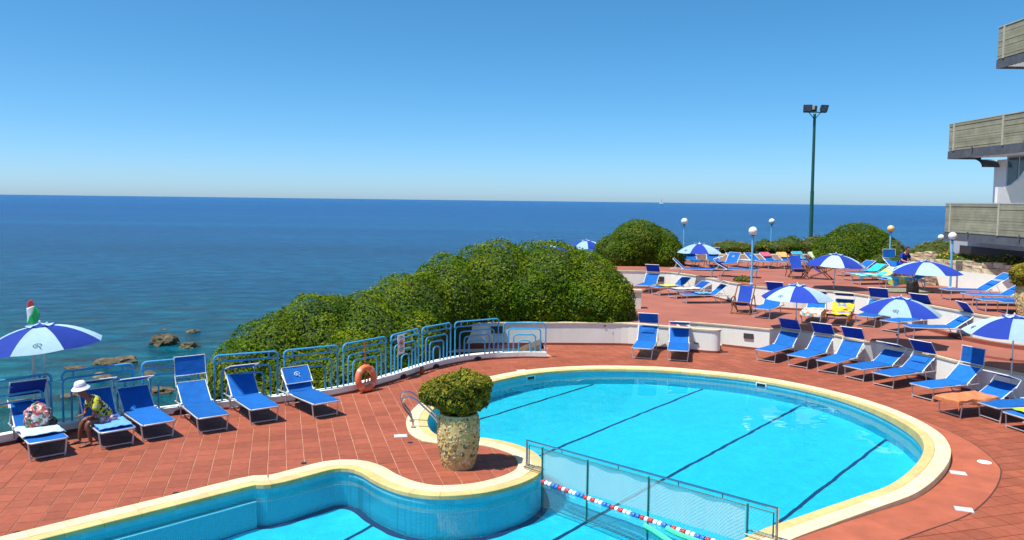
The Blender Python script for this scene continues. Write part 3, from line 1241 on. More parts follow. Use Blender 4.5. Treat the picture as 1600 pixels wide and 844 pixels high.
for k in range(9):
    x = random.uniform(-.07, .07)
    mb.tube([(x * .5, -0.06, 0.44), (x, -0.09, 0.34), (x * 1.1 + random.uniform(-.03, .03), -0.07, 0.2 + random.uniform(0, .05))], 0.010, 4)
mb.build('rope', 'rope_red', lb_o)

# notice on the railing
sp = Vector((-2.88, 19.8, 0.0))
sa = math.atan2(1.12, 0.57)
sg = thing('notice_sign', 'white notice with a red prohibition ring on the blue railing', 'sign', (sp.x, sp.y, 0.68), sa)
MB().box(0.1, -0.035, 0.22, 0.30, 0.012, 0.50).build('board', 'sign_white', sg)
mb = MB()
mb.tube([(0.1 + 0.075 * math.cos(2 * math.pi * k / 20), -0.045, 0.25 + 0.075 * math.sin(2 * math.pi * k / 20)) for k in range(20)], 0.012, 4, True)
mb.box(0.1, -0.045, 0.25, 0.13, 0.006, 0.012)
mb.build('prohibition_ring', 'sign_red', sg)
mb = MB()
mb.box(0.1, -0.045, 0.25, 0.05, 0.004, 0.07)
mb.build('pictogram', 'ink', sg)
mb = MB()
for i, (z, w) in enumerate(((0.42, .10), (0.385, .16), (0.13, .2), (0.10, .17), (0.07, .19), (0.04, .12))):
    x = -w / 2
    while x < w / 2:
        l = random.uniform(.015, .035)
        mb.box(0.1 + x + l / 2, -0.0445, z, l, 0.004, 0.014)
        x += l + 0.01
mb.build('lettering', 'ink', sg)

# flag pole with flag
fp = at(57, 628, 0.2)
fp = Vector((-9.43, 15.35, 0))
fl = thing('flag_pole', 'grey flag pole with a drooping green white and red flag behind the left parasol', 'flag pole', (fp.x, fp.y, -0.3))
ftop = at_depth(50, 472, fp.y).z + 0.3
MB().tube([(0, 0, 0), (0, 0, ftop)], 0.032, 8).build('pole', 'aluminium', fl, True)
def flag_patch(mname, c00, c10, c11, c01):
    vs, fs = [], []
    n = 8
    for i in range(n + 1):
        for j in range(n + 1):
            a, b_ = i / n, j / n
            x = (c00[0] * (1 - a) + c10[0] * a) * (1 - b_) + (c01[0] * (1 - a) + c11[0] * a) * b_
            z = (c00[1] * (1 - a) + c10[1] * a) * (1 - b_) + (c01[1] * (1 - a) + c11[1] * a) * b_
            vs.append((x * 0.88, -0.055 + 0.035 * math.sin(22 * x + 6 * z), ftop + 0.86 * z + 0.02 * math.sin(14 * x)))
    for i in range(n):
        for j in range(n):
            q_ = i * (n + 1) + j
            fs.append((q_, q_ + 1, q_ + n + 2, q_ + n + 1))
    o = MB().add(vs, fs).build('flag_stripe', mname, fl, True, fix=False)
    sol = o.modifiers.new('thick', 'SOLIDIFY')
    sol.thickness = 0.006


flag_patch('flag_red', (-0.02, 0.05), (0.03, 0.05), (0.07, -0.10), (-0.06, -0.11))
flag_patch('flag_white', (-0.06, -0.11), (0.07, -0.10), (0.05, -0.26), (-0.11, -0.46))
flag_patch('flag_green', (0.07, -0.10), (0.19, -0.27), (0.13, -0.50), (0.05, -0.26))
flag_patch('flag_green', (0.05, -0.26), (0.13, -0.50), (-0.08, -0.58), (-0.11, -0.46))

# ------------------------------------------------------------------ walls, terraces, stairs
T1, T2 = 0.72, 1.50


def wall_run(name, label, foot, h, th=0.22, z0=0.0, cap=True, skirt=True, capmat='coping_beige', right=True):
    """plastered retaining wall; foot = line of its exposed face, wall thickness lies to the left of the walk"""
    a = foot
    b = offset_line(foot, th)
    o = MB().prism(list(a) + list(b)[::-1], z0 - 0.2, z0 + h).build(name, 'white_wall')
    tag(o, label, 'wall')
    if cap:
        MB().prism(list(offset_line(foot, -0.025)) + list(offset_line(foot, th + 0.02))[::-1], z0 + h + 0.001, z0 + h + 0.045).build('coping', capmat, o)
    if skirt:
        MB().prism(list(offset_line(foot, -0.02)) + list(offset_line(foot, -0.001))[::-1], z0 - 0.1, z0 + 0.075).build('skirting', 'red_skirt', o)
    return o


hw = wall_run('retaining_wall', 'white wall below the big hedge, ending in a rounded corner by the steps', catmull(HWP + [(6.38, 23.86), (6.46, 24.02)], 4), 0.68, 0.2)
p = at_depth(777, 517, 24.4)
MB().box(at_depth(777, 517, 24.7).x, 24.76, 0.50, 0.40, 0.12, 0.22, 0.15).build('vent', 'black', hw)
p = at_depth(1091, 538, 23.8)
MB().box(p.x, 24.04, p.z, 0.14, 0.12, 0.03, -0.4).build('slot', 'dark_metal', hw)
w2 = wall_run('retaining_wall', 'white terrace wall with a dark vent behind the steps and the near lounger row', W2, 0.66, 0.2)
p = at(1167, 536, 0)
MB().box(7.50, 24.59, 0.42, 0.30, 0.06, 0.16, math.atan2(-0.8, 1.25)).build('vent', 'dark_metal', w2)
# stair well between the two walls
wl = [(5.35, 25.65), (6.05, 25.42), (6.8, 25.05)]
o = wall_run('stair_wall', 'white side wall of the small stair with a beige coping', wl, 0.66, 0.2, skirt=False)
o = wall_run('stair_wall', 'short beige topped end wall of the small stair', [(5.30, 24.42), (5.38, 25.62)], 0.66, 0.2, skirt=False)
st = thing('steps', 'short flight of red steps with pale edges between the white walls', 'steps')
for k in range(4):
    x1 = 6.55 - k * 0.28
    MB().prism([(x1, 24.22), (x1 + 0.02, 24.98 + (6.55 - x1) * 0.35), (x1 - 0.30, 25.10 + (6.55 - x1) * 0.35), (x1 - 0.30, 24.3)], -0.1, 0.155 * (k + 1)).build('step', 'red_skirt', st)
    MB().prism([(x1 + 0.02, 24.22), (x1 + 0.04, 24.96 + (6.55 - x1) * 0.35), (x1 - 0.03, 24.98 + (6.55 - x1) * 0.35), (x1 - 0.04, 24.22)], 0.155 * (k + 1) + 0.001, 0.155 * (k + 1) + 0.03).build('nosing', 'coping_beige', st)

T2F = [(3.6, 35.6), (5.6, 35.4), (6.9, 35.1), (7.55, 34.2), (8.1, 32.7), (8.62, 30.7), (9.2, 29.4), (10.3, 28.6), (11.4, 28.3), (12.1, 27.1), (12.75, 25.4), (13.25, 23.4), (13.42, 22.3), (13.95, 21.4), (15.2, 20.7), (18.5, 20.2)]
W2top = offset_line(W2, 0.1)
t1_outer = [(-2.0, 25.0), (0.0, 25.0), (2.0, 25.1), (3.8, 25.08), (5.2, 24.40), (5.40, 25.75), (6.1, 25.52)] + W2top + [(19, 4), (19, 20.3)] + [(p[0] + .1, p[1] + .1) for p in T2F[::-1]] + [(-2, 36)]
o = MB().prism(t1_outer, -0.6, T1).build('terrace_lower', 'terrace_red')
tag(o, kind='structure')
f2 = catmull(T2F, 4)
w3 = wall_run('retaining_wall', 'white wall between the two sunbathing terraces, curving round to the right', f2, T2 - T1 - 0.045, 0.2, T1)
p = at_depth(1034, 433, 34.6)
MB().box(p.x, 35.26, 1.16, 0.40, 0.3, 0.22).build('vent', 'dark_metal', w3)
t2_outer = [(p[0], p[1]) for p in offset_line(f2, 0.12)] + [(30, 20.3), (30, 42), (15.4, 42), (8.2, 40.6), (4.0, 40.2), (3.4, 35.7)]
o = MB().prism(t2_outer, -0.6, T2).build('terrace_upper', 'terrace_red')
tag(o, kind='structure')
# curved red kerb step below the right part of the upper terrace
ks = catmull([(12.95, 24.3), (13.05, 23.2), (13.2, 22.1), (13.8, 21.15), (15.1, 20.42), (18.5, 19.9)], 5)
o = MB().prism(ks + offset_line(ks, 0.2)[::-1], T1 - 0.1, T1 + 0.11).build('kerb_step', 'red_skirt')
tag(o, 'curved red kerb at the foot of the right terrace wall', 'kerb')
ks2 = catmull([(12.0, 20.2), (12.7, 19.4), (13.9, 18.9), (16.0, 18.3), (18.5, 17.8)], 5)
o = MB().prism(ks2 + offset_line(ks2, 1.0)[::-1], T1 - 0.1, T1 + 0.06).build('kerb_step', 'terrace_red')
tag(o, 'low curved red platform in front of the right terrace wall', 'kerb')
# low pier between hedge and terrace
o = thing('gate_pier', 'short grey pier at the right end of the big hedge', 'pier', (4.55, 28.6, T1))
MB().box(0, 0, 0.3, 0.34, 0.34, 0.6).build('shaft', 'white_wall', o)
MB().box(0, 0, 0.64, 0.42, 0.42, 0.08).build('cap', 'coping_beige', o)
# sea-side kerb wall of the upper terrace
bw = [(3.6, 40.0), (8.2, 40.2), (10.5, 41.0), (15.2, 41.6), (22, 41.7), (30, 41.7)]
o = MB().prism(bw + offset_line(bw, 0.35)[::-1], T2 - 0.3, T2 + 0.42).build('terrace_parapet', 'coping_pale')
tag(o, 'low cream wall along the sea edge of the upper terrace', 'wall')

# white round covers, skimmer lids and deck drains
for (u, v, kind) in ((1405, 652, 'round'), (1538, 723, 'round'), (1497, 740, 'lid'), (1506, 797, 'lid'), (626, 682, 'lid'), (815, 579.5, 'lid'), (1399, 806, 'drain'), (1485, 758, 'drain'), (275, 771, 'drain'), (27, 833, 'drain'), (475, 724, 'drain'), (641, 692, 'drain'), (693, 797, 'drain')):
    p = at(u, v, 0)
    if v == 797 and u == 693:
        continue
    if kind == 'round':
        o = MB().lathe([(0.115, 0.002), (0.115, 0.014), (0.10, 0.018), (0.0, 0.018)], 20, p.x, p.y).build('deck_light', 'pvc_white', None, True)
        tag(o, 'round white cover in the tiles nearest the orange towel' if u < 1500 else 'round white cover in the tiles right of the pool curve', 'cover')
    elif kind == 'lid':
        lb = {1497: 'white skimmer lid touching the coping at the right curve', 1506: 'white skimmer lid out in the tiles at lower right', 626: 'white skimmer lid beside the pool ladder', 815: 'white skimmer lid at the far coping by the railing end'}[u]
        ra = {1497: -0.35, 1506: -0.35, 626: 0.2, 815: 0.3}[u]
        o = MB().box(p.x, p.y, 0.008, 0.25, 0.19, 0.014, ra).build('skimmer_lid', 'lid_grey')
        tag(o, lb, 'lid')
    else:
        lb = {1399: 'small dark drain by the near right coping', 1485: 'small dark drain below the right skimmer lid', 275: 'small dark drain on the left deck beside the straight coping',
              27: 'small dark drain at lower left corner of the deck', 475: 'small dark drain left of the potted plant, by the coping bend', 641: 'small dark drain beside the ladder'}[u]
        o = MB().lathe([(0.055, 0.0), (0.055, 0.006), (0.045, 0.008), (0.0, 0.006)], 14, p.x, p.y).build('deck_drain', 'black', None, True)
        tag(o, lb, 'drain')

# pool wall inlets
for (u, v, lb) in ((831, 600, 'white framed skimmer mouth in the far pool wall, left one'), (1187, 608, 'white framed skimmer mouth in the far pool wall, right one')):
    p = at(u, v, -0.1)
    per_ = resample(big, 0.1)
    i = min(range(1, len(per_) - 1), key=lambda k: abs(px_of((per_[k][0], per_[k][1], -0.1))[0] - u) + (0 if per_[k][1] > 19 else 9999))
    t = Vector(per_[i + 1]) - Vector(per_[i - 1])
    an = math.atan2(t.y, t.x)
    root = thing('pool_skimmer', lb, 'skimmer', (per_[i][0], per_[i][1], -0.115), an)
    for bx in ((0, -.01, .07, .28, .03, .025), (0, -.01, -.07, .28, .03, .025), (.13, -.01, 0, .025, .03, .115), (-.13, -.01, 0, .025, .03, .115)):
        MB().box(*bx).build('frame_bar', 'pvc_white', root)
    MB().box(0, 0.0, 0, 0.235, 0.012, 0.115).build('mouth', 'hollow_dark', root)

# ------------------------------------------------------------------ sun loungers
W_L = 0.60          # width of the frame


def sheet(name, fn, nu, nv, mat, parent, th=0.008):
    """cloth given by fn(s, t) -> xyz, with thickness"""
    top = [fn(i / nu, j / nv) for j in range(nv + 1) for i in range(nu + 1)]
    mb = MB()
    k = len(top)
    nrm = []
    P = [Vector(p) for p in top]
    for j in range(nv + 1):
        for i in range(nu + 1):
            a = P[j * (nu + 1) + min(i + 1, nu)] - P[j * (nu + 1) + max(i - 1, 0)]
            b = P[min(j + 1, nv) * (nu + 1) + i] - P[max(j - 1, 0) * (nu + 1) + i]
            n = a.cross(b)
            nrm.append(n.normalized() if n.length > 1e-9 else Vector((0, 0, 1)))
    vs = P + [p - n * th for p, n in zip(P, nrm)]
    fs = []
    for j in range(nv):
        for i in range(nu):
            a = j * (nu + 1) + i
            q = (a, a + 1, a + nu + 2, a + nu + 1)
            fs.append(q)
            fs.append(tuple(x + k for x in q[::-1]))
    for j in range(nv):
        a, b = j * (nu + 1), (j + 1) * (nu + 1)
        fs.append((b, a, a + k, b + k))
        a, b = a + nu, b + nu
        fs.append((a, b, b + k, a + k))
    for i in range(nu):
        fs.append((i + 1, i, i + k, i + 1 + k)[::-1])
        a = nv * (nu + 1) + i
        fs.append((a + 1, a, a + k, a + 1 + k))
    mb.add(vs, fs)
    return mb.build(name, mat, parent, True)


EMB = [(-0.5, -0.2), (-0.75, 0.1), (-0.6, 0.5), (-0.1, 0.75), (0.45, 0.65), (0.7, 0.3), (0.5, -0.05), (0.15, -0.1), (0.35, -0.35), (0.6, -0.75)]
EMB2 = [(-0.5, -0.2), (-0.2, -0.3), (0.0, 0.0), (0.05, 0.35), (-0.2, 0.3), (-0.3, 0.05)]


def emblem(parent, origin, ex, ey, s, mat, r=0.006):
    o_, ex, ey = Vector(origin), Vector(ex), Vector(ey)
    mb = MB()
    for path in (EMB, EMB2):
        mb.tube([o_ + ex * (x * s) + ey * (y * s) for x, y in path], r, 4)
    return mb.build('emblem', mat, parent)


def lounger(label, foot, heading, z=0.0, back=38, shade='over', mat='blue_fabric', group=None, pillow=False, mark=False, deepback=False, sm=None):
    """foot = ground point midway between the front feet; heading in degrees counted from +Y to the left"""
    root = thing('sun_lounger', label, 'sun lounger', (foot[0], foot[1], z), R(heading), group)
    h, w = 0.33, W_L / 2
    y0, y1 = -0.10, 1.16
    bl = 0.59
    a = R(back * 0.95)
    yb, zb = y1 + bl * math.cos(a), h + bl * math.sin(a)
    # seat frame
    mb = MB()
    mb.tube([(-w, y1 + 0.55, h - 0.03), (-w, y0 + 0.04, h), (-w + 0.04, y0, h), (w - 0.04, y0, h), (w, y0 + 0.04, h), (w, y1 + 0.55, h - 0.03)], 0.017, 6)
    mb.build('frame', 'aluminium', root, True)
    for yy, lean, nm in ((0.0, 0.0, 'front_leg'), (1.25, 0.16, 'rear_leg')):
        mb = MB()
        mb.tube([(-w, yy, h), (-w + 0.035, yy + lean, 0.012), (-w + 0.035, yy + lean, 0.0)], 0.015, 6)
        mb.tube([(w, yy, h), (w - 0.035, yy + lean, 0.012), (w - 0.035, yy + lean, 0.0)], 0.015, 6)
        mb.tube([(-w + 0.03, yy + lean * .85, 0.045), (w - 0.03, yy + lean * .85, 0.045)], 0.013, 6)
        mb.build(nm, 'aluminium', root, True)
    mb = MB()
    mb.tube([(-w + 0.01, y1, h), (-w + 0.01, yb, zb), (w - 0.01, yb, zb), (w - 0.01, y1, h)], 0.015, 6)
    mb.build('back_frame', 'white_metal', root, True)
    for s in (-1, 1):
        ym, zm = y1 + 0.36 * math.cos(a), h + 0.36 * math.sin(a)
        st_ = MB().tube([(s * (w + 0.01), ym, zm), (s * (w + 0.01), min(y1 + 0.52, ym + 0.12), h - 0.02)], 0.009, 5).build('back_strut', 'white_metal', root)
        MB().box(s * (w + 0.012), y1 + 0.02, h, 0.03, 0.09, 0.06).build('hinge', 'white_metal', st_)
    sg_ = random.uniform(.010, .022)
    sheet('seat', lambda s, t: ((s - .5) * (W_L - 0.02), y0 + 0.005 + (y1 - y0) * t, h + 0.019 - sg_ * 4 * s * (1 - s) * (0.6 + 0.4 * math.sin(math.pi * t)) + 0.004 * math.sin(9 * t + foot[0])), 6, 10, mat, root)
    nb = Vector((0, -math.sin(a), math.cos(a)))
    bk = sheet('backrest', lambda s, t: Vector(((s - .5) * (W_L - 0.03), y1 + 0.01 + (bl - 0.02) * t * math.cos(a), h + (bl - 0.02) * t * math.sin(a))) + nb * (0.016 - 0.022 * 4 * s * (1 - s) * math.sin(math.pi * t)), 6, 6, mat, root)
    if pillow:
        sheet('headrest', lambda s, t: Vector(((s - .5) * 0.40, y1 + (bl - 0.27 + 0.2 * t) * math.cos(a), h + (bl - 0.27 + 0.2 * t) * math.sin(a))) + nb * (0.02 + 0.045 * math.sin(math.pi * t) * (1 - (2 * s - 1) ** 4)), 8, 6, mat, bk)
    if shade:
        if shade == 'up':
            q0, q1 = (yb + 0.02, zb + 0.14), (yb + 0.10, zb + 0.53)
        elif shade == 'stand':
            q0, q1 = (yb + 0.05, zb + 0.06), (yb + 0.10, zb + 0.46)
        elif shade == 'over':
            q0, q1 = (yb + 0.06, zb + 0.09), (yb - 0.20, zb + 0.42)
        elif shade == 'flat':
            q0, q1 = (yb + 0.04, zb + 0.12), (yb - 0.36, zb + 0.25)
        elif shade == 'down':
            q0, q1 = (y1 + 0.18 * math.cos(a) - 0.07 * math.sin(a), h + 0.18 * math.sin(a) + 0.07 * math.cos(a)), (y1 + 0.59 * math.cos(a) - 0.09 * math.sin(a), h + 0.59 * math.sin(a) + 0.09 * math.cos(a))
        elif shade == 'back':
            q0, q1 = (yb + 0.05, zb + 0.03), (yb + 0.05 + 0.40 * math.cos(a), zb + 0.03 + 0.40 * math.sin(a))
        piv = (y1 + 0.47 * math.cos(a), h + 0.47 * math.sin(a))
        sh = sheet('sunshade', lambda s, t: ((s - .5) * (W_L - 0.02), q0[0] + (q1[0] - q0[0]) * t, q0[1] + (q1[1] - q0[1]) * t - 0.012 * math.sin(math.pi * s)), 4, 3, sm or mat, root)
        mb = MB()
        ww = w + 0.012
        mb.tube([(-ww, *q0), (-ww, *q1), (ww, *q1), (ww, *q0)], 0.012, 5, True)
        mb.build('shade_frame', 'white_metal', sh, True)
        for s in (-1, 1):
            MB().tube([(s * (w + 0.015), *piv), (s * (w + 0.015), *q0)], 0.010, 5).build('shade_arm', 'white_metal', root, True)
        if mark:
            d = Vector((0, q1[0] - q0[0], q1[1] - q0[1])).normalized()
            nn = Vector((1, 0, 0)).cross(d)
            c = Vector((0, (q0[0] + q1[0]) / 2, (q0[1] + q1[1]) / 2)) + nn * 0.008
            emblem(sh, c, (1, 0, 0), d, 0.085, 'emblem_white', 0.008)
    elif mark:
        c = Vector((0, y1 + bl * .55 * math.cos(a), h + bl * .55 * math.sin(a))) + nb * 0.022
        emblem(bk, c, (1, 0, 0), (0, math.cos(a), math.sin(a)), 0.085, 'emblem_white', 0.008)
    root['_geo'] = (back,)
    return root


def loc_of(root, x, y, z=0.0):
    """point in a lounger's own frame -> world"""
    c, s = math.cos(root.rotation_euler.z), math.sin(root.rotation_euler.z)
    return Vector((root.location.x + x * c - y * s, root.location.y + x * s + y * c, root.location.z + z))


def towel(root, label, mat, y0, y1, x0=-0.34, x1=0.34, hang=0.12, z=0.36, back=None, name='towel', rum=0.015, front=0.0):
    """a towel spread over a lounger, its sides hanging over the rails; y beyond 1.16 climbs the backrest"""
    a = R((back if back is not None else 38) * 0.95)
    seed = random.uniform(0, 50)

    def fn(s, t):
        x = x0 + (x1 - x0) * s
        y = y0 + (y1 - y0) * t
        zz = z + 0.012
        over = 0.0
        if abs(x) > 0.315:
            over = (abs(x) - 0.315)
            x = math.copysign(0.325 + 0.02 * math.sin(8 * t + seed), x)
        ddz = rum * noise.noise(Vector((s * 5 + seed, t * 6, 0)))
        if y < -0.12 and front:
            ddz -= (-0.12 - y)
            y = -0.135
        if y > 1.16:
            d = y - 1.16
            y = 1.16 + d * math.cos(a) - 0.03 * math.sin(a)
            zz += d * math.sin(a)
        return (x, y, zz + ddz + rum - over * (1 + 0.25 * math.sin(11 * t + seed)))
    c = sheet(name, fn, 16, 16, mat, None, 0.012)
    c.location = root.location
    c.rotation_euler = root.rotation_euler
    tag(c, label, 'towel')
    return c


def feet_mid(fa, fb, z):
    return ((at(*fa, z) + at(*fb, z)) / 2)


def by_corner(c0, c1, heading, z):
    """foot point from the two front corners of the seat in the photo"""
    m = (at(*c0, z + 0.33) + at(*c1, z + 0.33)) / 2
    h = Vector((-math.sin(R(heading)), math.cos(R(heading)), 0))
    m = m + h * 0.10
    return (m.x, m.y)


LG = 'blue sun loungers around the pool and on the terraces'
left = [
    ('L1', (46, 695), (106, 684), 42, 42, 'over', 'blue sun lounger carrying the floral bag, nearest the left parasol', dict(pillow=True, sm='navy_shaded_fabric')),
    ('L2', (157, 678), (211.6, 668.5), 41, 55, 'flat', 'blue sun lounger on which the person in the white hat sits', {}),
    ('L3', (223.5, 666.5), (274, 657), 41, 42, 'flat', 'empty blue sun lounger just right of the person in the hat', {}),
    ('L4', (309.5, 655), (359, 648), 36, 40, 'up', 'blue sun lounger by the railing with its bright sunshade raised upright', {}),
    ('L5', (392, 641.5), (437, 635), 36, 46, 'flat', 'blue sun lounger between the raised sunshade and the folded emblem shade', {}),
    ('L6', (490, 633.5), (533, 625.6), 40, 50, 'down', 'blue sun lounger left of the lifebuoy with emblem on its folded sunshade', dict(mark=True)),
]
LO = {}
for nm, c0, c1, hd, bk, sh, lb, kw in left:
    LO[nm] = lounger(lb, by_corner(c0, c1, hd, 0), hd, 0, bk, sh, group=LG, **kw)
LO['L0'] = lounger('blue sun lounger at the left photo edge, seen only by its shadow', (-9.02, 12.36), 44, 0, 42, 'over', group=LG)
backrow = [
    ('B1', (987.6, 544), (1018.5, 546), -16, 48, 'over', 'blue sun lounger against the white wall beside the big hedge', dict(pillow=True)),
    ('B2', (1043.7, 547.4), (1075.4, 549.5), -13, 44, 'flat', 'blue sun lounger in front of the rounded white wall by the steps', {}),
]
for nm, c0, c1, hd, bk, sh, lb, kw in backrow:
    LO[nm] = lounger(lb, by_corner(c0, c1, hd, 0), hd, 0, bk, sh, group=LG, **kw)
right = [
    ('R1', (1179.8, 546.5), (1209.5, 551), -43, 40, 'over', 'first lounger of the near right row, left of the parasol pole', dict(sm='navy_shaded_fabric')),
    ('R2', (1228.7, 554.6), (1261, 559.8), -45, 40, 'over', 'second lounger of the near right row, just right of the parasol pole', dict(sm='navy_shaded_fabric')),
    ('R3', (1275.5, 563), (1306.8, 568), -46, 40, 'over', 'third lounger of the near right row, with white framed sunshade against the white wall', dict(sm='navy_shaded_fabric')),
    ('R4', (1317, 571), (1346.6, 578.7), -60, 32, 'flat', 'fourth lounger of the near right row, shaded by the middle parasol', dict(sm='navy_shaded_fabric')),
    ('R5', (1358.5, 582), (1395.5, 588.5), -60, 34, 'over', 'fifth lounger of the near right row, under the middle parasol pole', dict(sm='navy_shaded_fabric', pillow=True)),
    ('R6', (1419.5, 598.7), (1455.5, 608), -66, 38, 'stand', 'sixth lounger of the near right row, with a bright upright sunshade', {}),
    ('R7', (1462, 621), (1498, 632), -70, 30, 'flat', 'lounger of the near right row covered with the orange towel', dict(sm='navy_shaded_fabric')),
    ('R8', (1521.8, 627), (1561.8, 640), -76, 30, None, 'lounger of the near right row between the orange towel and the lime towel', {}),
    ('R9', (1566, 643.3), (1604, 656), -76, 30, None, 'lounger at the right photo edge with the lime towel', {}),
    ('R10', (1594, 659), (1640, 674), -78, 30, None, 'last lounger of the near right row, cut by the photo edge below the lime towel', {}),
]
for nm, c0, c1, hd, bk, sh, lb, kw in right:
    LO[nm] = lounger(lb, by_corner(c0, c1, hd, 0), hd, 0, bk, sh, group=LG, **kw)
t1row = [
    ('T1', (1175, 481.7), (1202, 484.5), -34, 42, 'over', 'lounger beside the wooden deckchair on the lower terrace, sunshade raised', dict(sm='navy_shaded_fabric')),
    ('T2', (1251.8, 490), (1281, 492), -28, 42, 'flat', 'lounger on the lower terrace covered by the pastel patterned towel', dict(sm='navy_shaded_fabric')),
    ('T3', (1292.5, 493), (1322.9, 495.3), -30, 40, 'flat', 'lounger on the lower terrace covered by the red and yellow towel', dict(sm='navy_shaded_fabric')),
    ('T4', (1337, 493.9), (1365.8, 496.7), -38, 42, 'over', 'lounger on the lower terrace just right of the red and yellow towel', dict(sm='navy_shaded_fabric')),
    ('T5', (1373.7, 500.4), (1402, 504.5), -58, 38, 'over', 'lounger mostly hidden behind the middle parasol on the lower terrace', dict(sm='navy_shaded_fabric')),
    ('T6', (1407.5, 507), (1424.5, 513), -92, 36, 'over', 'last lounger on the lower terrace, seen from its side by the curved white wall', dict(sm='navy_shaded_fabric', pillow=True)),
]
for nm, c0, c1, hd, bk, sh, lb, kw in t1row:
    LO[nm] = lounger(lb, by_corner(c0, c1, hd, T1), hd, T1, bk, sh, group=LG, **kw)


def by_feet(u, v, z):
    p = at(u, v, z)
    return (p.x, p.y)


more = [
    ('A1', (5.60, 33.35), -25, T1, 42, 'over', 'lounger beside the hedge at the far end of the lower terrace', dict(sm='navy_shaded_fabric')),
    ('A2', (6.05, 32.75), -62, T1, 40, None, 'lounger with the yellow towel below the upper terrace wall', {}),
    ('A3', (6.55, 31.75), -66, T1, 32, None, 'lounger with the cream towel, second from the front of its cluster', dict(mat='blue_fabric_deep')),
    ('A4', (6.70, 30.30), -82, T1, 40, 'flat', 'front lounger of the far left cluster, seen from its side, flat sunshade', dict(pillow=True)),
    ('E1', by_feet(1178, 420, T2), 27, T2, 36, None, 'leftmost plain lounger of the row along the sea edge', {}),
    ('E2', by_feet(1207, 420, T2), 27, T2, 36, None, 'lounger of the sea edge row left of the pink towel', dict(mark=True)),
    ('E3', by_feet(1232, 420.5, T2), 27, T2, 36, None, 'lounger of the sea edge row with the pink towel', dict(mark=True)),
    ('E4', by_feet(1258, 420.5, T2), 25, T2, 36, None, 'lounger of the sea edge row with the peach towel', {}),
    ('E5', by_feet(1281, 420, T2), 24, T2, 40, None, 'lounger of the sea edge row with the cyan towel', {}),
    ('E6', by_feet(1306, 420, T2), 20, T2, 36, None, 'lounger of the sea edge row with the lemon towel', {}),
    ('C1', by_feet(1091, 419, T2), 4, T2, 36, 'flat', 'lounger at the sea edge behind the far parasol, left one', {}),
    ('C2', by_feet(1118, 419, T2), -8, T2, 36, 'flat', 'lounger at the sea edge behind the far parasol, right one', {}),
    ('C3', by_feet(1124, 423, T2), -42, T2, 52, None, 'lounger with steep bright backrest right of the far parasol', dict(mark=True)),
    ('C6', by_feet(1181, 434, T2), 68, T2, 30, 'flat', 'lounger beside the nearest globe lamp, its foot pointing right', dict(mat='blue_fabric')),
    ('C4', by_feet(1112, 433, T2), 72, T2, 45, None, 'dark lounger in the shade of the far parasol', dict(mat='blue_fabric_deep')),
    ('D1', by_feet(1312, 431, T2), -72, T2, 34, None, 'rearmost lounger of the right cluster, with the lilac towel', {}),
    ('D2', by_feet(1324, 438, T2), -76, T2, 34, None, 'lounger of the right cluster with the plain cyan towel on the back', {}),
    ('D3', by_feet(1338, 444, T2), -80, T2, 34, None, 'lounger of the right cluster with the tropical towel', {}),
    ('D4', by_feet(1379, 449.5, T2), -92, T2, 32, None, 'nearest lounger of the right cluster, backrest behind the parasol', dict(mark=True)),
    ('F1', by_feet(1478, 468, T2), -90, T2, 34, 'back', 'rearmost lounger of the right terrace, shade laid out along its back', dict(pillow=True)),
    ('F2', by_feet(1512, 476, T2), -92, T2, 32, None, 'second lounger of the right terrace, with a headrest cushion', dict(pillow=True)),
    ('F3', by_feet(1533, 485, T2), -94, T2, 30, None, 'third lounger of the right terrace, left of the edge pot', {}),
    ('F4', by_feet(1566, 489, T2), -96, T2, 30, None, 'nearest lounger of the right terrace, half hidden by the edge pot', {}),
]
for nm, ft, hd, z, bk, sh, lb, kw in more:
    LO[nm] = lounger(lb, ft, hd, z, bk, sh, group=LG, **kw)

# towels and bags
towel(LO['L2'], 'light blue towel crumpled on the lounger beside the hatted person', 'towel_lightblue', -0.02, 0.62, -0.29, 0.27, rum=0.022)
towel(LO['L1'], 'pale blue towel spread under the floral bag', 'towel_white', 0.22, 0.98, -0.33, 0.34, rum=0.025)
towel(LO['R7'], 'orange towel hanging over the foot of a lounger', 'towel_orange', -0.22, 1.08, -0.47, 0.42, rum=0.03, front=1)
towel(LO['R9'], 'lime green towel on the lounger at the right edge', 'towel_green', 0.16, 1.1, -0.30, 0.30, rum=0.02)
towel(LO['T2'], 'pastel patterned towel on the lower terrace lounger', 'print_mixed', -0.26, 1.1, -0.50, 0.50, rum=0.03, front=1)
towel(LO['T3'], 'red and yellow towel draped over a lounger', 'print_redyellow', -0.14, 1.5, -0.44, 0.52, rum=0.03, back=40)
towel(LO['A2'], 'yellow towel on the lounger by the wall', 'towel_yellow', 0.3, 1.1, -0.30, 0.30)
towel(LO['A3'], 'cream towel on the lounger of the far left cluster', 'towel_cream', 0.1, 1.2, -0.30, 0.30)
towel(LO['A4'], 'striped light blue towel on the front lounger of the far left cluster', 'towel_lightblue', 0.45, 1.0, -0.22, 0.28, rum=0.03)
towel(LO['E1'], 'white towel on the leftmost sea edge lounger', 'towel_white', 0.1, 0.9, -0.30, 0.30)
towel(LO['E3'], 'pink towel over the sea edge lounger', 'towel_pink', 1.40, 1.74, -0.29, 0.29, back=36)
towel(LO['E4'], 'peach towel over the sea edge lounger', 'towel_peach', 1.34, 1.74, -0.29, 0.29, back=36)
towel(LO['E5'], 'cyan towel over the sea edge lounger', 'towel_cyan', 1.16, 1.74, -0.31, 0.31, back=40)
towel(LO['E6'], 'lemon towel over the sea edge lounger', 'towel_lemon', 1.2, 1.74, -0.29, 0.29, back=36)
towel(LO['D1'], 'lilac towel on the rearmost lounger of the right cluster', 'towel_lilac', 0.0, 1.1, -0.30, 0.30)
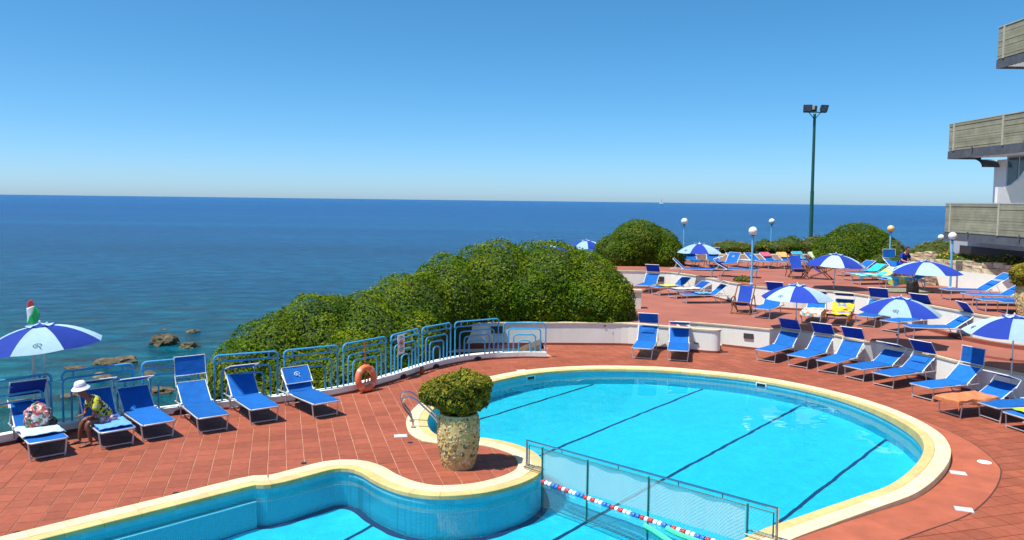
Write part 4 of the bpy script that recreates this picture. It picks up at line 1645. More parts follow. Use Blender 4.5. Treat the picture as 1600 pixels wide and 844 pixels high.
towel(LO['D2'], 'plain cyan towel on a lounger of the right cluster', 'towel_cyan', 0.9, 1.70, -0.30, 0.30, back=34)
towel(LO['D3'], 'tropical print towel of green yellow and blue', 'print_tropic', -0.1, 1.66, -0.36, 0.44, back=34)
towel(LO['D4'], 'multicoloured towel hanging off the nearest lounger of the right cluster', 'print_tropic', 0.05, 1.1, -0.32, 0.56)


def bag(pos, rz, sx, sy, sz, label, mat, name='beach_bag'):
    bm = bmesh.new()
    bmesh.ops.create_icosphere(bm, subdivisions=4, radius=1.0)
    for v in bm.verts:
        n = noise.fractal(v.co * 1.8 + Vector((sx * 40, sy * 9, 0)), 0.9, 2.0, 3)
        c = v.co.copy()
        k = 1 + 0.16 * n
        v.co = Vector((math.copysign(abs(c.x) ** 0.75, c.x) * sx * k, math.copysign(abs(c.y) ** 0.75, c.y) * sy * k, math.copysign(abs(c.z) ** 0.8, c.z) * sz * k))
        if v.co.z < -sz * 0.7:
            v.co.z = -sz * 0.7
    me = bpy.data.meshes.new(name)
    bm.to_mesh(me)
    bm.free()
    root = thing(name, label, 'bag', pos, rz)
    b = link('pouch', me, mat, root, True)
    b.location = (0, 0, sz * 0.7)
    MB().tube([(-sx * .5, 0, sz * 1.3), (-sx * .4, 0.03, sz * 1.75), (0, 0.05, sz * 1.95), (sx * .4, 0.03, sz * 1.75), (sx * .5, 0, sz * 1.3)], 0.012, 5).build('handle', mat, root)
    return root


p = loc_of(LO['L1'], 0.02, 0.85, 0.39)
bag((p.x, p.y, p.z), R(35), 0.22, 0.13, 0.22, 'floral print beach bag on the leftmost lounger', 'print_floral')
p = loc_of(LO['L1'], 0.24, 0.78, 0.38)
bag((p.x, p.y, p.z), R(20), 0.08, 0.06, 0.07, 'small dark bag right of the floral bag', 'black')
p = loc_of(LO['T5'], 0.5, 1.2, 0.0)
bag((14.0, 27.3, T2), R(10), 0.2, 0.15, 0.3, 'black bag on the ground by the parasol pole on the right', 'black')
p = at(1408, 461, T2)
o = MB().lathe([(0.9, 0.0), (0.92, 0.05), (0.6, 0.12), (0.0, 0.14)], 18).build('floor_mat', 'tarp', None, True)
o.location = (14.0, 28.0, T2)
o.scale = (1.2, 0.5, 1)
tag(o, 'olive folded cover lying on the terrace behind the middle parasol', 'cover')


# ------------------------------------------------------------------ parasols
def parasol(label, base, z, height, rot, tilt=(0, 0), mark_gores=(0,), rad=1.08, lean=(0, 0)):
    root = thing('parasol', label, 'parasol', (base[0], base[1], z), R(rot), 'blue and white striped parasols')
    root.rotation_euler = (Matrix.Rotation(R(lean[0]), 3, 'X') @ Matrix.Rotation(R(lean[1]), 3, 'Y') @ Matrix.Rotation(R(rot), 3, 'Z')).to_euler()
    M = Matrix.Rotation(R(tilt[0]), 4, 'X') @ Matrix.Rotation(R(tilt[1]), 4, 'Y')

    def T(x, y, zz):
        q = M @ Vector((x, y, zz - height))
        return (q.x, q.y, q.z + height)
    MB().tube([(0, 0, 0), (0, 0, height * 0.5)], 0.021, 8).build('lower_pole', 'aluminium', root, True)
    MB().tube([(0, 0, height * 0.5), (0, 0, height - 0.02)], 0.016, 8).build('upper_pole', 'aluminium', root, True)
    MB().box(0.03, 0, height * 0.5, 0.05, 0.03, 0.05).build('clamp', 'dark_metal', root)
    ng = 8
    drop = 0.40
    for k in range(ng):
        a0, a1 = 2 * math.pi * k / ng, 2 * math.pi * (k + 1) / ng
        nu, nv = 6, 8
        vs, fs = [], []
        for j in range(nv + 1):
            t = 0.10 + 0.90 * j / nv
            for i in range(nu + 1):
                s = i / nu
                a = a0 + (a1 - a0) * s
                chord = math.cos((a1 - a0) / 2) / math.cos(a - (a0 + a1) / 2)
                r = rad * t * (chord * 0.75 + 0.25)
                sagz = -0.05 * t * 4 * s * (1 - s) * 0.6
                zz = height - drop * (t ** 2.1) + sagz
                if j == nv:
                    r -= 0.035 * 4 * s * (1 - s)
                vs.append(T(r * math.cos(a), r * math.sin(a), zz))
        for j in range(nv):
            for i in range(nu):
                b = j * (nu + 1) + i
                fs.append((b, b + nu + 1, b + nu + 2, b + 1))
        mb = MB()
        mb.add(vs, fs)
        g = mb.build('canopy_gore', 'umbrella_blue' if k % 2 == 0 else 'pale_fabric', root, True, fix=False)
        if k in mark_gores:
            am = (a0 + a1) / 2
            t = 0.84
            r = rad * t * 0.955
            c = Vector(T(r * math.cos(am), r * math.sin(am), height - drop * t ** 2.1 - 0.05 * t * .6 + 0.012))
            e = M.to_3x3() @ Vector((-math.sin(am), math.cos(am), 0))
            sl = math.atan(drop * 2.1 * t ** 1.1 / rad)
            f_ = M.to_3x3() @ Vector((-math.cos(am) * math.cos(sl), -math.sin(am) * math.cos(sl), math.sin(sl)))
            emblem(g, c, e, f_, 0.10, 'ink', 0.0055)
        vs, fs = [], []
        # vent flap
        for j in range(3):
            t = j / 2
            for i in range(5):
                s = i / 4
                a = a0 + (a1 - a0) * s
                r = 0.02 + 0.25 * t - (0.05 * (1 - abs(2 * s - 1)) if j == 2 else 0)
                zz = height + 0.05 - 0.05 * t + (0.035 if (j == 2 and i in (0, 4)) else 0) - (0.012 if (j == 2 and i == 2) else 0)
                vs.append(T(r * math.cos(a), r * math.sin(a), zz))
        for j in range(2):
            for i in range(4):
                b = j * 5 + i
                fs.append((b, b + 5, b + 6, b + 1))
        mb = MB()
        mb.add(vs, fs)
        mb.build('vent_flap', 'umbrella_blue' if k % 2 == 1 else 'pale_fabric', g, True, fix=False)
        rb = MB()
        rb.tube([T(rad * t * math.cos(a0), rad * t * math.sin(a0), height - drop * t ** 2.1 - 0.014) for t in (0.02, 0.3, 0.55, 0.8, 0.99)], 0.006, 4)
        r_ = rb.build('rib', 'aluminium', root)
        MB().tube([(0.02 * math.cos(a0), 0.02 * math.sin(a0), height - 0.42), T(rad * .5 * math.cos(a0), rad * .5 * math.sin(a0), height - drop * .5 ** 2.1 - 0.015)], 0.005, 4).build('strut', 'aluminium', r_)
    MB().lathe([(0.0, height + 0.10), (0.018, height + 0.085), (0.02, height + 0.05), (0.012, height + 0.0)][::-1], 10).build('finial', 'white_metal', root, True)
    return root


def apex_h(u, v, base, z):
    return at_depth(u, v, base[1]).z - z


def par_at(label, bu, bv, z, au, av, rot, marks=(0,), y=None, **kw):
    b = at(bu, bv, z)
    if y:
        b = at_depth(bu, bv, y)
    return parasol(label, (b.x, b.y), z, apex_h(au, av, b, z), rot, mark_gores=marks, **kw)


# the gore centred on the viewer's side carries the emblem: gore k covers (k .. k+1) * 45 degrees
parasol('blue and white parasol leaning over the leftmost loungers', (-9.02, 15.22), 0, 2.06, -131, mark_gores=(1,), tilt=(0, 0), rad=1.12, lean=(0, -5.0))
par_at('blue and white parasol standing in the near right row, between the first two loungers', 1242, 551, 0, 1243, 446, -120.5, marks=(7,))
par_at('blue and white parasol in the middle of the near right row', 1399, 580, 0, 1408, 466, -191, marks=(1,), lean=(0, 2.0))
par_at('blue and white parasol cut by the right photo edge', 1578, 628, 0, 1579, 495, -172.5, marks=(7,))
par_at('blue and white parasol between the wooden deckchairs and the red towel', 1300, 484, T1, 1306, 398, -185.5, marks=(3,), lean=(0, 2.0))
par_at('far blue and white parasol over the shaded loungers, right of the round hedge', 1091, 447, T1, 1092, 381, -125.5, marks=(7,))
parasol('blue and white parasol in front of the right cluster, left of the globe lamp', (15.1, 28.6), T1 + 0.78, apex_h(1458, 409, (0, 28.6), T1 + 0.78), -177.5, mark_gores=(7,), rad=1.26)
b = at_depth(916, 400, 43.5)
parasol('distant parasol whose top shows between the two hedges', (b.x, b.y), 0.6, apex_h(916, 376, b, 0.6), -90, mark_gores=(), rad=1.06)
b = at_depth(871, 400, 46)
parasol('most distant parasol, only its tip above the big hedge', (b.x, b.y), 0.4, apex_h(871, 379, b, 0.4), -100, mark_gores=(), rad=1.06)


# ------------------------------------------------------------------ wooden deckchairs
def deckchair(label, pos, z, rz):
    root = thing('deckchair', label, 'deckchair', (pos[0], pos[1], z), R(rz), 'wooden deckchairs with blue slings')
    w = 0.31
    mb = MB()
    for s in (-1, 1):
        mb.tube([(s * w, -0.45, 0.0), (s * w, 0.62, 0.95)], 0.024, 5)
    mb.tube([(-w, 0.62, 0.95), (w, 0.62, 0.95)], 0.024, 5)
    mb.tube([(-w, -0.41, 0.04), (w, -0.41, 0.04)], 0.02, 5)
    mb.build('long_frame', 'wood', root)
    mb = MB()
    for s in (-1, 1):
        mb.tube([(s * (w - .04), 0.50, 0.0), (s * (w - .04), -0.42, 0.42)], 0.024, 5)
    mb.tube([(-w + .04, -0.42, 0.42), (w - .04, -0.42, 0.42)], 0.024, 5)
    mb.tube([(-w + .04, 0.46, 0.03), (w - .04, 0.46, 0.03)], 0.02, 5)
    mb.build('cross_frame', 'wood', root)
    mb = MB()
    for s in (-1, 1):
        mb.tube([(s * (w + .03), 0.28, 0.62), (s * (w + .03), 0.62, 0.02)], 0.019, 5)
        mb.tube([(s * (w + .04), -0.25, 0.52), (s * (w + .04), 0.18, 0.56)], 0.024, 5)
        mb.tube([(s * (w + .04), -0.2, 0.52), (s * (w + .03), -0.2, 0.24)], 0.018, 5)
    mb.build('armrest_frame', 'wood', root)
    pts = [(0.60, 0.93), (0.42, 0.68), (0.22, 0.44), (0.02, 0.30), (-0.18, 0.30), (-0.41, 0.43)]

    def fn(s, t):
        k = t * (len(pts) - 1)
        i = min(int(k), len(pts) - 2)
        f_ = k - i
        return ((0.5 - s) * 0.45, pts[i][0] + (pts[i + 1][0] - pts[i][0]) * f_, pts[i][1] + (pts[i + 1][1] - pts[i][1]) * f_ - 0.02 * math.sin(math.pi * s))
    sheet('sling', fn, 4, 15, 'navy_shaded_fabric', root)
    return root


p = at(1160, 489, T1)
deckchair('wooden deckchair with blue sling left of the raised sunshade on the lower terrace', (p.x, p.y), T1, -28)
p = at(1246, 435, T2)
deckchair('wooden deckchair on the upper terrace facing the camera', (p.x, p.y), T2, -6)
p = at(1281, 436, T2)
deckchair('wooden deckchair on the upper terrace turned to the right, beside the facing one', (p.x, p.y), T2, 62)


# ------------------------------------------------------------------ foliage
def foliage(name, lumps, n, leaf, mat, parent, clip_z=None, spread=0.06, core=True, keep=None, jag=0.10, puff=0.0, pr=0.34):
    """leaves spread through the outer shell of a union of ellipsoids (cx, cy, cz, rx, ry, rz)"""
    L = np.array(lumps, float)
    area = np.array([(a * b + b * c + a * c) for a, b, c in L[:, 3:]])
    cnt = (n * area / area.sum()).astype(int)
    C, Nn = [], []
    for k in range(len(L)):
        d = RNG.normal(size=(cnt[k], 3))
        d /= np.linalg.norm(d, axis=1)[:, None]
        c, r = L[k, :3], L[k, 3:]
        # lumpy radius
        ph = L[k, 0] * 3.1
        amp = 1 + jag * (np.sin(d[:, 0] * 5 + ph) * np.sin(d[:, 1] * 6 + ph * 2) + 0.6 * np.sin(d[:, 2] * 9 + d[:, 0] * 7 + ph)
                         + 0.5 * np.sin(d[:, 0] * 17 + ph) * np.sin(d[:, 1] * 15 - ph) * np.sin(d[:, 2] * 16 + 2 * ph))
        depth = 1 - np.abs(RNG.normal(0, spread, cnt[k])) + RNG.exponential(0.014, cnt[k])
        p = c + d * r * (amp * depth)[:, None]
        nn = d / r
        nn /= np.linalg.norm(nn, axis=1)[:, None]
        ok = np.ones(cnt[k], bool)
        for m in range(len(L)):
            if m != k:
                q = (p - L[m, :3]) / L[m, 3:]
                ok &= (q ** 2).sum(1) > 0.80
        if clip_z is not None:
            ok &= p[:, 2] > clip_z
        C.append(p[ok])
        Nn.append(nn[ok])
    C, Nn = np.vstack(C), np.vstack(Nn)
    if keep is not None:
        m_ = np.array([keep(q) for q in C])
        C, Nn = C[m_], Nn[m_]
    ptone = np.zeros(len(C))
    if puff > 0:
        # the crown is made of many rounded tufts: push leaves out towards tuft centres
        cen = []
        cand = C[RNG.permutation(len(C))[:6000]]
        for q in cand:
            if all((q[0] - c[0]) ** 2 + (q[1] - c[1]) ** 2 + (q[2] - c[2]) ** 2 > (pr * 0.82) ** 2 for c in cen):
                cen.append(q)
        cen = np.array(cen)
        tint = RNG.normal(0, 0.13, len(cen))
        for a0 in range(0, len(C), 4000):
            blk = C[a0:a0 + 4000]
            d2 = ((blk[:, None, :] - cen[None]) ** 2).sum(2)
            j = d2.argmin(1)
            dm = np.sqrt(d2[np.arange(len(blk)), j])
            hgt_ = np.sqrt(np.clip(1 - (dm / pr) ** 2, 0, 1))
            C[a0:a0 + 4000] = blk + Nn[a0:a0 + 4000] * (puff * (hgt_ - 0.5))[:, None]
            dv = (blk - cen[j]) / pr
            n2 = Nn[a0:a0 + 4000] + 0.9 * dv
            Nn[a0:a0 + 4000] = n2 / np.linalg.norm(n2, axis=1)[:, None]
            ptone[a0:a0 + 4000] = tint[j]
    k = len(C)
    # leaf frames: normal near the surface normal, tilted up and at random
    nn = Nn * 1.0 + RNG.normal(0, 0.42, (k, 3)) + np.array([0, 0, 0.25])
    nn /= np.linalg.norm(nn, axis=1)[:, None]
    t = np.cross(nn, RNG.normal(size=(k, 3)))
    t /= np.linalg.norm(t, axis=1)[:, None]
    b = np.cross(nn, t)
    ln = leaf * RNG.uniform(0.6, 1.35, k)[:, None]
    wd = ln * RNG.uniform(0.42, 0.62, k)[:, None]
    fold = nn * ln * 0.12
    V = np.stack([C - t * ln * .5, C + b * wd * .5 - fold, C + t * ln * .5, C - b * wd * .5 - fold], 1).reshape(-1, 3)
    me = bpy.data.meshes.new(name)
    me.vertices.add(k * 4)
    me.vertices.foreach_set('co', V.astype(np.float32).ravel())
    me.loops.add(k * 4)
    me.loops.foreach_set('vertex_index', np.arange(k * 4, dtype=np.int32))
    me.polygons.add(k)
    me.polygons.foreach_set('loop_start', np.arange(0, k * 4, 4, dtype=np.int32))
    me.polygons.foreach_set('loop_total', np.full(k, 4, np.int32))
    me.update(calc_edges=True)
    me.validate()
    tone = np.clip(RNG.normal(0.5, 0.20, k) + ptone, 0, 1)
    at_ = me.attributes.new('tone', 'FLOAT', 'POINT')
    at_.data.foreach_set('value', np.repeat(tone, 4).astype(np.float32))
    o = link(name, me, mat, parent)
    tag(o, kind='stuff')
    if core:
        bm = bmesh.new()
        for (cx, cy, cz, rx, ry, rz) in lumps:
            r_ = bmesh.ops.create_icosphere(bm, subdivisions=3, radius=1.0)
            for v in r_['verts']:
                f_ = 0.91 + 0.04 * noise.noise(v.co * 3 + Vector((cx, cy, cz)))
                v.co = Vector((cx + v.co.x * rx * f_, cy + v.co.y * ry * f_, cz + v.co.z * rz * f_))
                if clip_z is not None and v.co.z < clip_z:
                    v.co.z = clip_z
        me = bpy.data.meshes.new('branch_mass')
        bm.to_mesh(me)
        bm.free()
        link('branch_mass', me, 'leaf_core', parent, True)
    return o


def trunk(parent, pts, rad, name='trunk'):
    return MB().tube(pts, rad, 8).build(name, 'stem', parent, True)


# big hedge behind the railing
hA = thing('hedge', 'large rounded green hedge sprawling behind the railing above the sea', 'hedge')
lumA = [(-7.0, 20.2, -0.6, 1.0, 1.4, 1.45), (-6.6, 21.5, -0.3, 1.25, 1.7, 1.60), (-5.5, 22.5, 0.1, 1.5, 1.9, 1.72), (-4.2, 22.8, 0.2, 1.5, 1.8, 1.60), (-3.2, 24.0, 0.5, 1.5, 1.9, 1.78),
        (-2.1, 25.7, 0.9, 1.35, 1.8, 1.85), (-0.6, 26.8, 1.2, 1.75, 2.0, 1.95), (1.2, 27.1, 1.3, 1.9, 2.1, 1.88), (2.4, 26.9, 1.2, 1.6, 1.8, 1.65), (3.05, 26.4, 1.05, 1.1, 1.4, 1.25),
        (-5.6, 20.4, -0.8, 1.4, 1.4, 1.35), (-4.2, 21.0, -0.4, 1.4, 1.5, 1.35), (-2.9, 22.6, 0.0, 1.1, 1.2, 1.35), (-7.5, 19.2, -1.3, 0.85, 1.0, 1.15), (-6.3, 19.1, -1.2, 1.0, 0.9, 1.15),
        (-1.2, 25.7, 1.15, 1.4, 0.95, 1.05), (0.6, 25.8, 1.35, 1.7, 0.85, 1.0), (2.5, 25.8, 1.25, 1.45, 0.8, 0.72)]
foliage('leaves', lumA, 190000, 0.092, 'leaf_hedge', hA, puff=0.12, pr=0.46, jag=0.05, spread=0.03, keep=lambda q: not (q[0] > -2.2 and q[1] < 24.95 and q[2] < 0.74) and not (q[0] < 1.2 and q[1] < 22.6 and inside((q[0], q[1] - 0.35), deck_outer)))
for x, y, z0 in ((-5.4, 22.6, -4.6), (-3.5, 23.6, -4.4), (-0.8, 26.2, -1.5), (1.8, 26.6, 0.0)):
    trunk(hA, [(x, y, z0), (x + .15, y, z0 + 1.4), (x, y + .2, z0 + 2.8)], [0.14, 0.11, 0.07])
# earth bank below the hedge
mb = MB()
vs, fs = [], []
nx, ny = 24, 12
for j in range(ny + 1):
    for i in range(nx + 1):
        x = -8.8 + 13.0 * i / nx
        y = 18.0 + 15 * j / ny
        t = min(1, max(0, (x + 8.5) / 9.5))
        z = -4.4 + 4.9 * t ** 0.8 + 0.25 * noise.noise(Vector((x * .6, y * .6, 0)))
        if inside((x, y - 0.9), deck_outer) or inside((x, y), deck_outer):
            z = min(z, -2.6)
        vs.append((x, y, z - 0.3))
for j in range(ny):
    for i in range(nx):
        b_ = j * (nx + 1) + i
        fs.append((b_, b_ + 1, b_ + nx + 2, b_ + nx + 1))
mb.add(vs, fs)
tag(mb.build('earth_bank', 'soil', None, True), kind='structure')

hB = thing('hedge', 'clipped dome hedge left of the far parasol on the terrace', 'hedge')
lumB = [(6.65, 39.3, 2.1, 1.85, 1.6, 1.35), (6.3, 39.1, 2.55, 1.35, 1.5, 1.15), (5.4, 39.2, 2.0, 1.3, 1.5, 1.0), (7.45, 39.0, 1.95, 1.1, 1.4, 0.9)]
foliage('leaves', lumB, 42000, 0.095, 'leaf_dark', hB, clip_z=1.45, jag=0.02, spread=0.025, puff=0.07, pr=0.26)
trunk(hB, [(6.5, 39.2, 1.4), (6.5, 39.2, 2.4)], [0.12, 0.08])
hC = thing('hedge', 'clipped dome hedge below the floodlight mast', 'hedge')
lumC = [(17.4, 39.6, 1.9, 1.75, 1.6, 1.75), (16.5, 39.3, 1.8, 1.45, 1.5, 1.45), (18.2, 39.2, 1.8, 1.05, 1.4, 1.55), (15.9, 39.2, 1.6, 1.0, 1.3, 0.95)]
foliage('leaves', lumC, 46000, 0.095, 'leaf_dark', hC, clip_z=1.3, jag=0.015, spread=0.025, puff=0.06, pr=0.24)
trunk(hC, [(17.3, 39.4, 1.4), (17.3, 39.4, 2.6)], [0.12, 0.08])

# low planting along the sea edge
for (u, v, y, rx, rz, mat, n, lb) in (
        (1140, 388, 42.6, 0.95, 0.40, 'leaf_yellow', 2200, 'low yellow green bush behind the leftmost sea edge lounger'),
        (1158, 389, 42.6, 0.75, 0.38, 'leaf_yellow', 1800, 'second yellow bush, left of the nearest globe lamp'),
        (1194, 386, 43.2, 0.55, 0.42, 'leaf_dark', 1100, 'sparse green bush right of the nearest globe lamp'),
        (1213, 387, 42.8, 0.85, 0.36, 'leaf_yellow', 1900, 'orange tinted bush behind the pink towel'),
        (1236, 385, 43.0, 0.9, 0.55, 'leaf_dark', 1900, 'green bush between the pink towel and the floodlight mast'),
        (1277, 384, 41.9, 0.75, 0.55, 'leaf_yellow', 1900, 'yellow bush at the foot of the floodlight mast'),
        (1100, 392, 43.0, 0.7, 0.3, 'leaf_dark', 900, 'dark bush behind the far parasol'),
        (1400, 400, 37.6, 0.45, 0.75, 'leaf_yellow', 1400, 'flowering bush below the yellow globe lamp'),
        (1388, 408, 36.6, 0.75, 0.35, 'leaf_dark', 1200, 'low flowering ground plant in front of the right hedge'),
        (1160, 437, 31.2, 0.30, 0.16, 'leaf_yellow', 700, 'small dry shrub beside the foot of the nearest globe lamp'),
        (1470, 390, 40.0, 0.95, 0.5, 'leaf_yellow', 1700, 'olive bush behind the far stone planter'),
        (1448, 392, 40.5, 0.6, 0.4, 'leaf_pot', 1000, 'grey green bush left of the far stone planter'),
        (1520, 386, 37.5, 0.8, 0.55, 'leaf_dark', 1600, 'dark bush below the lowest balcony')):
    c = at_depth(u, v, y)
    root = thing('bush', lb, 'bush', (c.x, c.y, c.z - rz))
    foliage('leaves', [(0, 0, rz, rx, min(rx, 0.7), rz), (rx * .4, 0.1, rz * .9, rx * .6, .5, rz * .8)], n, 0.11, mat, root, core=True, jag=0.16)
    trunk(root, [(0, 0, -0.3), (0, 0, rz * 0.8)], [0.05, 0.03], 'stem')


# ------------------------------------------------------------------ stone pots with plants
def stone_pot(label, plabel, pos, sc, n_leaf, lumps):
    root = thing('stone_planter', label, 'planter pot', pos)
    prof = [(0.0, 0.0), (0.265, 0.0), (0.275, 0.05), (0.30, 0.16), (0.335, 0.35), (0.352, 0.55), (0.348, 0.72), (0.325, 0.86), (0.315, 0.90), (0.28, 0.905), (0.27, 0.84), (0.0, 0.82)]
    body = MB().lathe([(r * sc, z * sc) for r, z in prof], 36).build('pot_body', 'pot_render', root, True)

    def rad_at(z):
        for (r0, z0), (r1, z1) in zip(prof[1:], prof[2:]):
            if z0 <= z <= z1:
                return r0 + (r1 - r0) * (z - z0) / max(1e-6, z1 - z0)
        return 0.3
    for mname, cnt in (('pebble_light', 330), ('pebble_ochre', 260), ('pebble_dark', 110), ('pebble_white', 90)):
        mb = MB()
        for _ in range(cnt):
            z = random.uniform(0.06, 0.86)
            if mname == 'pebble_dark' and random.random() < 0.55:
                z = random.gauss(0.33, 0.09)
                z = min(0.8, max(0.08, z))
            a = random.uniform(0, 2 * math.pi)
            r = rad_at(z) * sc
            s1, s2, s3 = random.uniform(.016, .040) * sc, random.uniform(.012, .030) * sc, random.uniform(.006, .014) * sc
            er, et = Vector((math.cos(a), math.sin(a), 0)), Vector((-math.sin(a), math.cos(a), 0))
            w = random.uniform(0, math.pi)
            e1 = et * math.cos(w) + Vector((0, 0, math.sin(w)))
            e2 = -et * math.sin(w) + Vector((0, 0, math.cos(w)))
            c = er * r + Vector((0, 0, z * sc))
            vs = [c + er * s3]
            for q in range(6):
                b_ = q * math.pi / 3
                rr = random.uniform(.8, 1.1)
                vs.append(c + e1 * (s1 * math.cos(b_) * rr * .75) + e2 * (s2 * math.sin(b_) * rr * .75) + er * s3 * .7)
            for q in range(6):
                b_ = q * math.pi / 3
                vs.append(c + e1 * (s1 * math.cos(b_)) + e2 * (s2 * math.sin(b_)) - er * 0.004)
            fs = [(0, 1 + q, 1 + (q + 1) % 6) for q in range(6)] + [(1 + q, 7 + q, 7 + (q + 1) % 6, 1 + (q + 1) % 6) for q in range(6)]
            mb.add(vs, fs)
        o = mb.build('pebbles', mname, body)
        tag(o, kind='stuff')
    MB().lathe([(0.262 * sc, 0.83 * sc), (0.2 * sc, 0.86 * sc), (0, 0.87 * sc)], 20).build('earth', 'soil', root, True)
    pl = thing('potted_shrub', plabel, 'shrub', (pos[0], pos[1], pos[2] + 0.86 * sc))
    foliage('leaves', lumps, n_leaf, 0.058 * sc, 'leaf_pot', pl, jag=0.10, spread=0.07, puff=0.09, pr=0.13)
    for k in range(6):
        a = k * 1.05
        trunk(pl, [(0.05 * math.cos(a), 0.05 * math.sin(a), -0.02), (0.12 * math.cos(a), 0.12 * math.sin(a), 0.2), (0.26 * math.cos(a), 0.22 * math.sin(a), 0.42)], [0.022, 0.018, 0.01], 'stem')
    return root


plain('pebble_light', (0.56, 0.42, 0.17), 0.8, var=0.3, vscale=40)
plain('pebble_ochre', (0.50, 0.27, 0.07), 0.8, var=0.4, vscale=40)
plain('pebble_dark', (0.10, 0.10, 0.085), 0.75, var=0.4, vscale=40)
plain('pebble_white', (0.60, 0.56, 0.45), 0.8, var=0.25, vscale=40)
pp = at(716, 728)
stone_pot('big pebble covered pot standing on the paved tongue beside the pool', 'bushy green succulent growing in the pebble pot by the pool', (pp.x, pp.y, 0.005), 1.04, 15000,
          [(0.10, 0, 0.47, 0.38, 0.36, 0.28), (-0.22, 0.0, 0.40, 0.33, 0.34, 0.24), (-0.45, -0.02, 0.38, 0.20, 0.22, 0.17), (0.30, -0.03, 0.30, 0.20, 0.22, 0.17), (0.0, -0.05, 0.24, 0.30, 0.30, 0.20), (0.38, 0, 0.52, 0.17, 0.2, 0.15), (-0.12, -0.1, 0.30, 0.26, 0.26, 0.2)])
pp2 = at(1607, 494, T2)
stone_pot('pebble covered pot at the right photo edge on the upper terrace', 'round succulent in the pot at the right photo edge', (pp2.x, pp2.y, T2), 1.02, 6500,
          [(0, 0, 0.30, 0.46, 0.44, 0.34), (-0.2, 0, 0.26, 0.3, 0.3, 0.26)])

# ------------------------------------------------------------------ pool ladder
ld = thing('pool_ladder', 'chrome pool ladder rails on the coping left of the pot', 'pool ladder')
for (fx, fy, wx, wy) in ((-2.02, 15.95, -1.48, 15.90), (-1.93, 15.50, -1.40, 15.45)):
    f_ = Vector((fx, fy, 0.02))
    w_ = Vector((wx, wy, 0.02))
    d = w_ - f_
    ps = [f_, f_ - d * 0.06 + Vector((0, 0, .18)), f_ - d * 0.28 + Vector((0, 0, .34)), f_ - d * 0.42 + Vector((0, 0, .46)), f_ - d * 0.38 + Vector((0, 0, .58)), f_ - d * 0.16 + Vector((0, 0, .63)),
          f_ + d * 0.12 + Vector((0, 0, .56)), f_ + d * 0.5 + Vector((0, 0, .38)), f_ + d * 0.85 + Vector((0, 0, .20)), w_ + Vector((0, 0, 0.06)), w_ + d * .06 + Vector((0, 0, -.1)), w_ + d * .06 + Vector((0, 0, -1.1))]
    sm_ = []
    for i in range(len(ps) - 1):
        p0, p1, p2, p3 = ps[max(i - 1, 0)], ps[i], ps[i + 1], ps[min(i + 2, len(ps) - 1)]
        for j in range(4):
            t = j / 4
            sm_.append(0.5 * ((2 * p1) + (p2 - p0) * t + (2 * p0 - 5 * p1 + 4 * p2 - p3) * t * t + (3 * p1 - p0 - 3 * p2 + p3) * t ** 3))
    sm_.append(ps[-1])
    rl_ = MB().tube(sm_, 0.021, 8).build('rail', 'chrome', ld, True)
    MB().lathe([(0.05, 0.024), (0.05, 0.032), (0.0, 0.036)], 12, fx, fy).build('flange', 'chrome', rl_, True)
for z in (-0.3, -0.6, -0.9):
    MB().tube([(-1.45, 15.90, z), (-1.37, 15.45, z)], 0.02, 6).build('rung', 'chrome', ld, True)

# ------------------------------------------------------------------ barrier across the pool
BA = at(823, 733)
BB = at(1213, 851)
BA = Vector((BA.x, BA.y, 0.0))
BB = Vector((BB.x, BB.y, 0.0))
bd = (BB - BA)
bl_ = bd.length
bd.normalize()
fence = thing('pool_barrier', 'green metal framed net barrier dividing the pool', 'barrier', (BA.x, BA.y, 0), math.atan2(bd.y, bd.x))
HT = 0.50
XA, XB = 0.34, bl_ - 0.42          # where the fence drops into the water
steel = dict(mat='dark_metal')
MB().tube([(0, 0, 0.02), (0, 0, HT), (bl_, 0, HT), (bl_, 0, 0.05)], 0.022, 6).build('outer_frame', 'chrome', fence, True)
MB().tube([(0.05, 0, 0.06), (0.05, 0, HT - 0.07), (bl_ - 0.05, 0, HT - 0.07), (bl_ - 0.05, 0, 0.08)], 0.012, 5).build('inner_frame', 'net_green', fence, True)
for x0, x1 in ((0.0, XA), (bl_ - 0.42, bl_)):
    MB().tube([(x0, -0.08, 0.055), (x1, -0.08, 0.055), (x1, 0.08, 0.055), (x0, 0.08, 0.055)], 0.013, 5, True).build('foot_frame', 'chrome', fence)
FZ = -1.25
for x in (XA, 1.27, 2.40, XB):
    MB().tube([(x, 0, HT - 0.05), (x, 0, FZ)], 0.017, 6).build('post', 'net_green', fence, True)
MB().tube([(XA, 0, FZ), (XB, 0, FZ)], 0.012, 5).build('bottom_rail', 'net_green', fence, True)
for x in (0.75, 1.85, 2.9, 3.6):
    MB().tube([(x, 0, HT), (x, 0, HT - 0.07)], 0.008, 4).build('clip', 'dark_metal', fence)
mb = MB()
step = 0.055
z0_, z1_ = FZ, HT - 0.07


def wire(xa, za, xb, zb):
    mb.tube([(xa, 0.0, za), (xb, 0.0, zb)], 0.0018, 3)


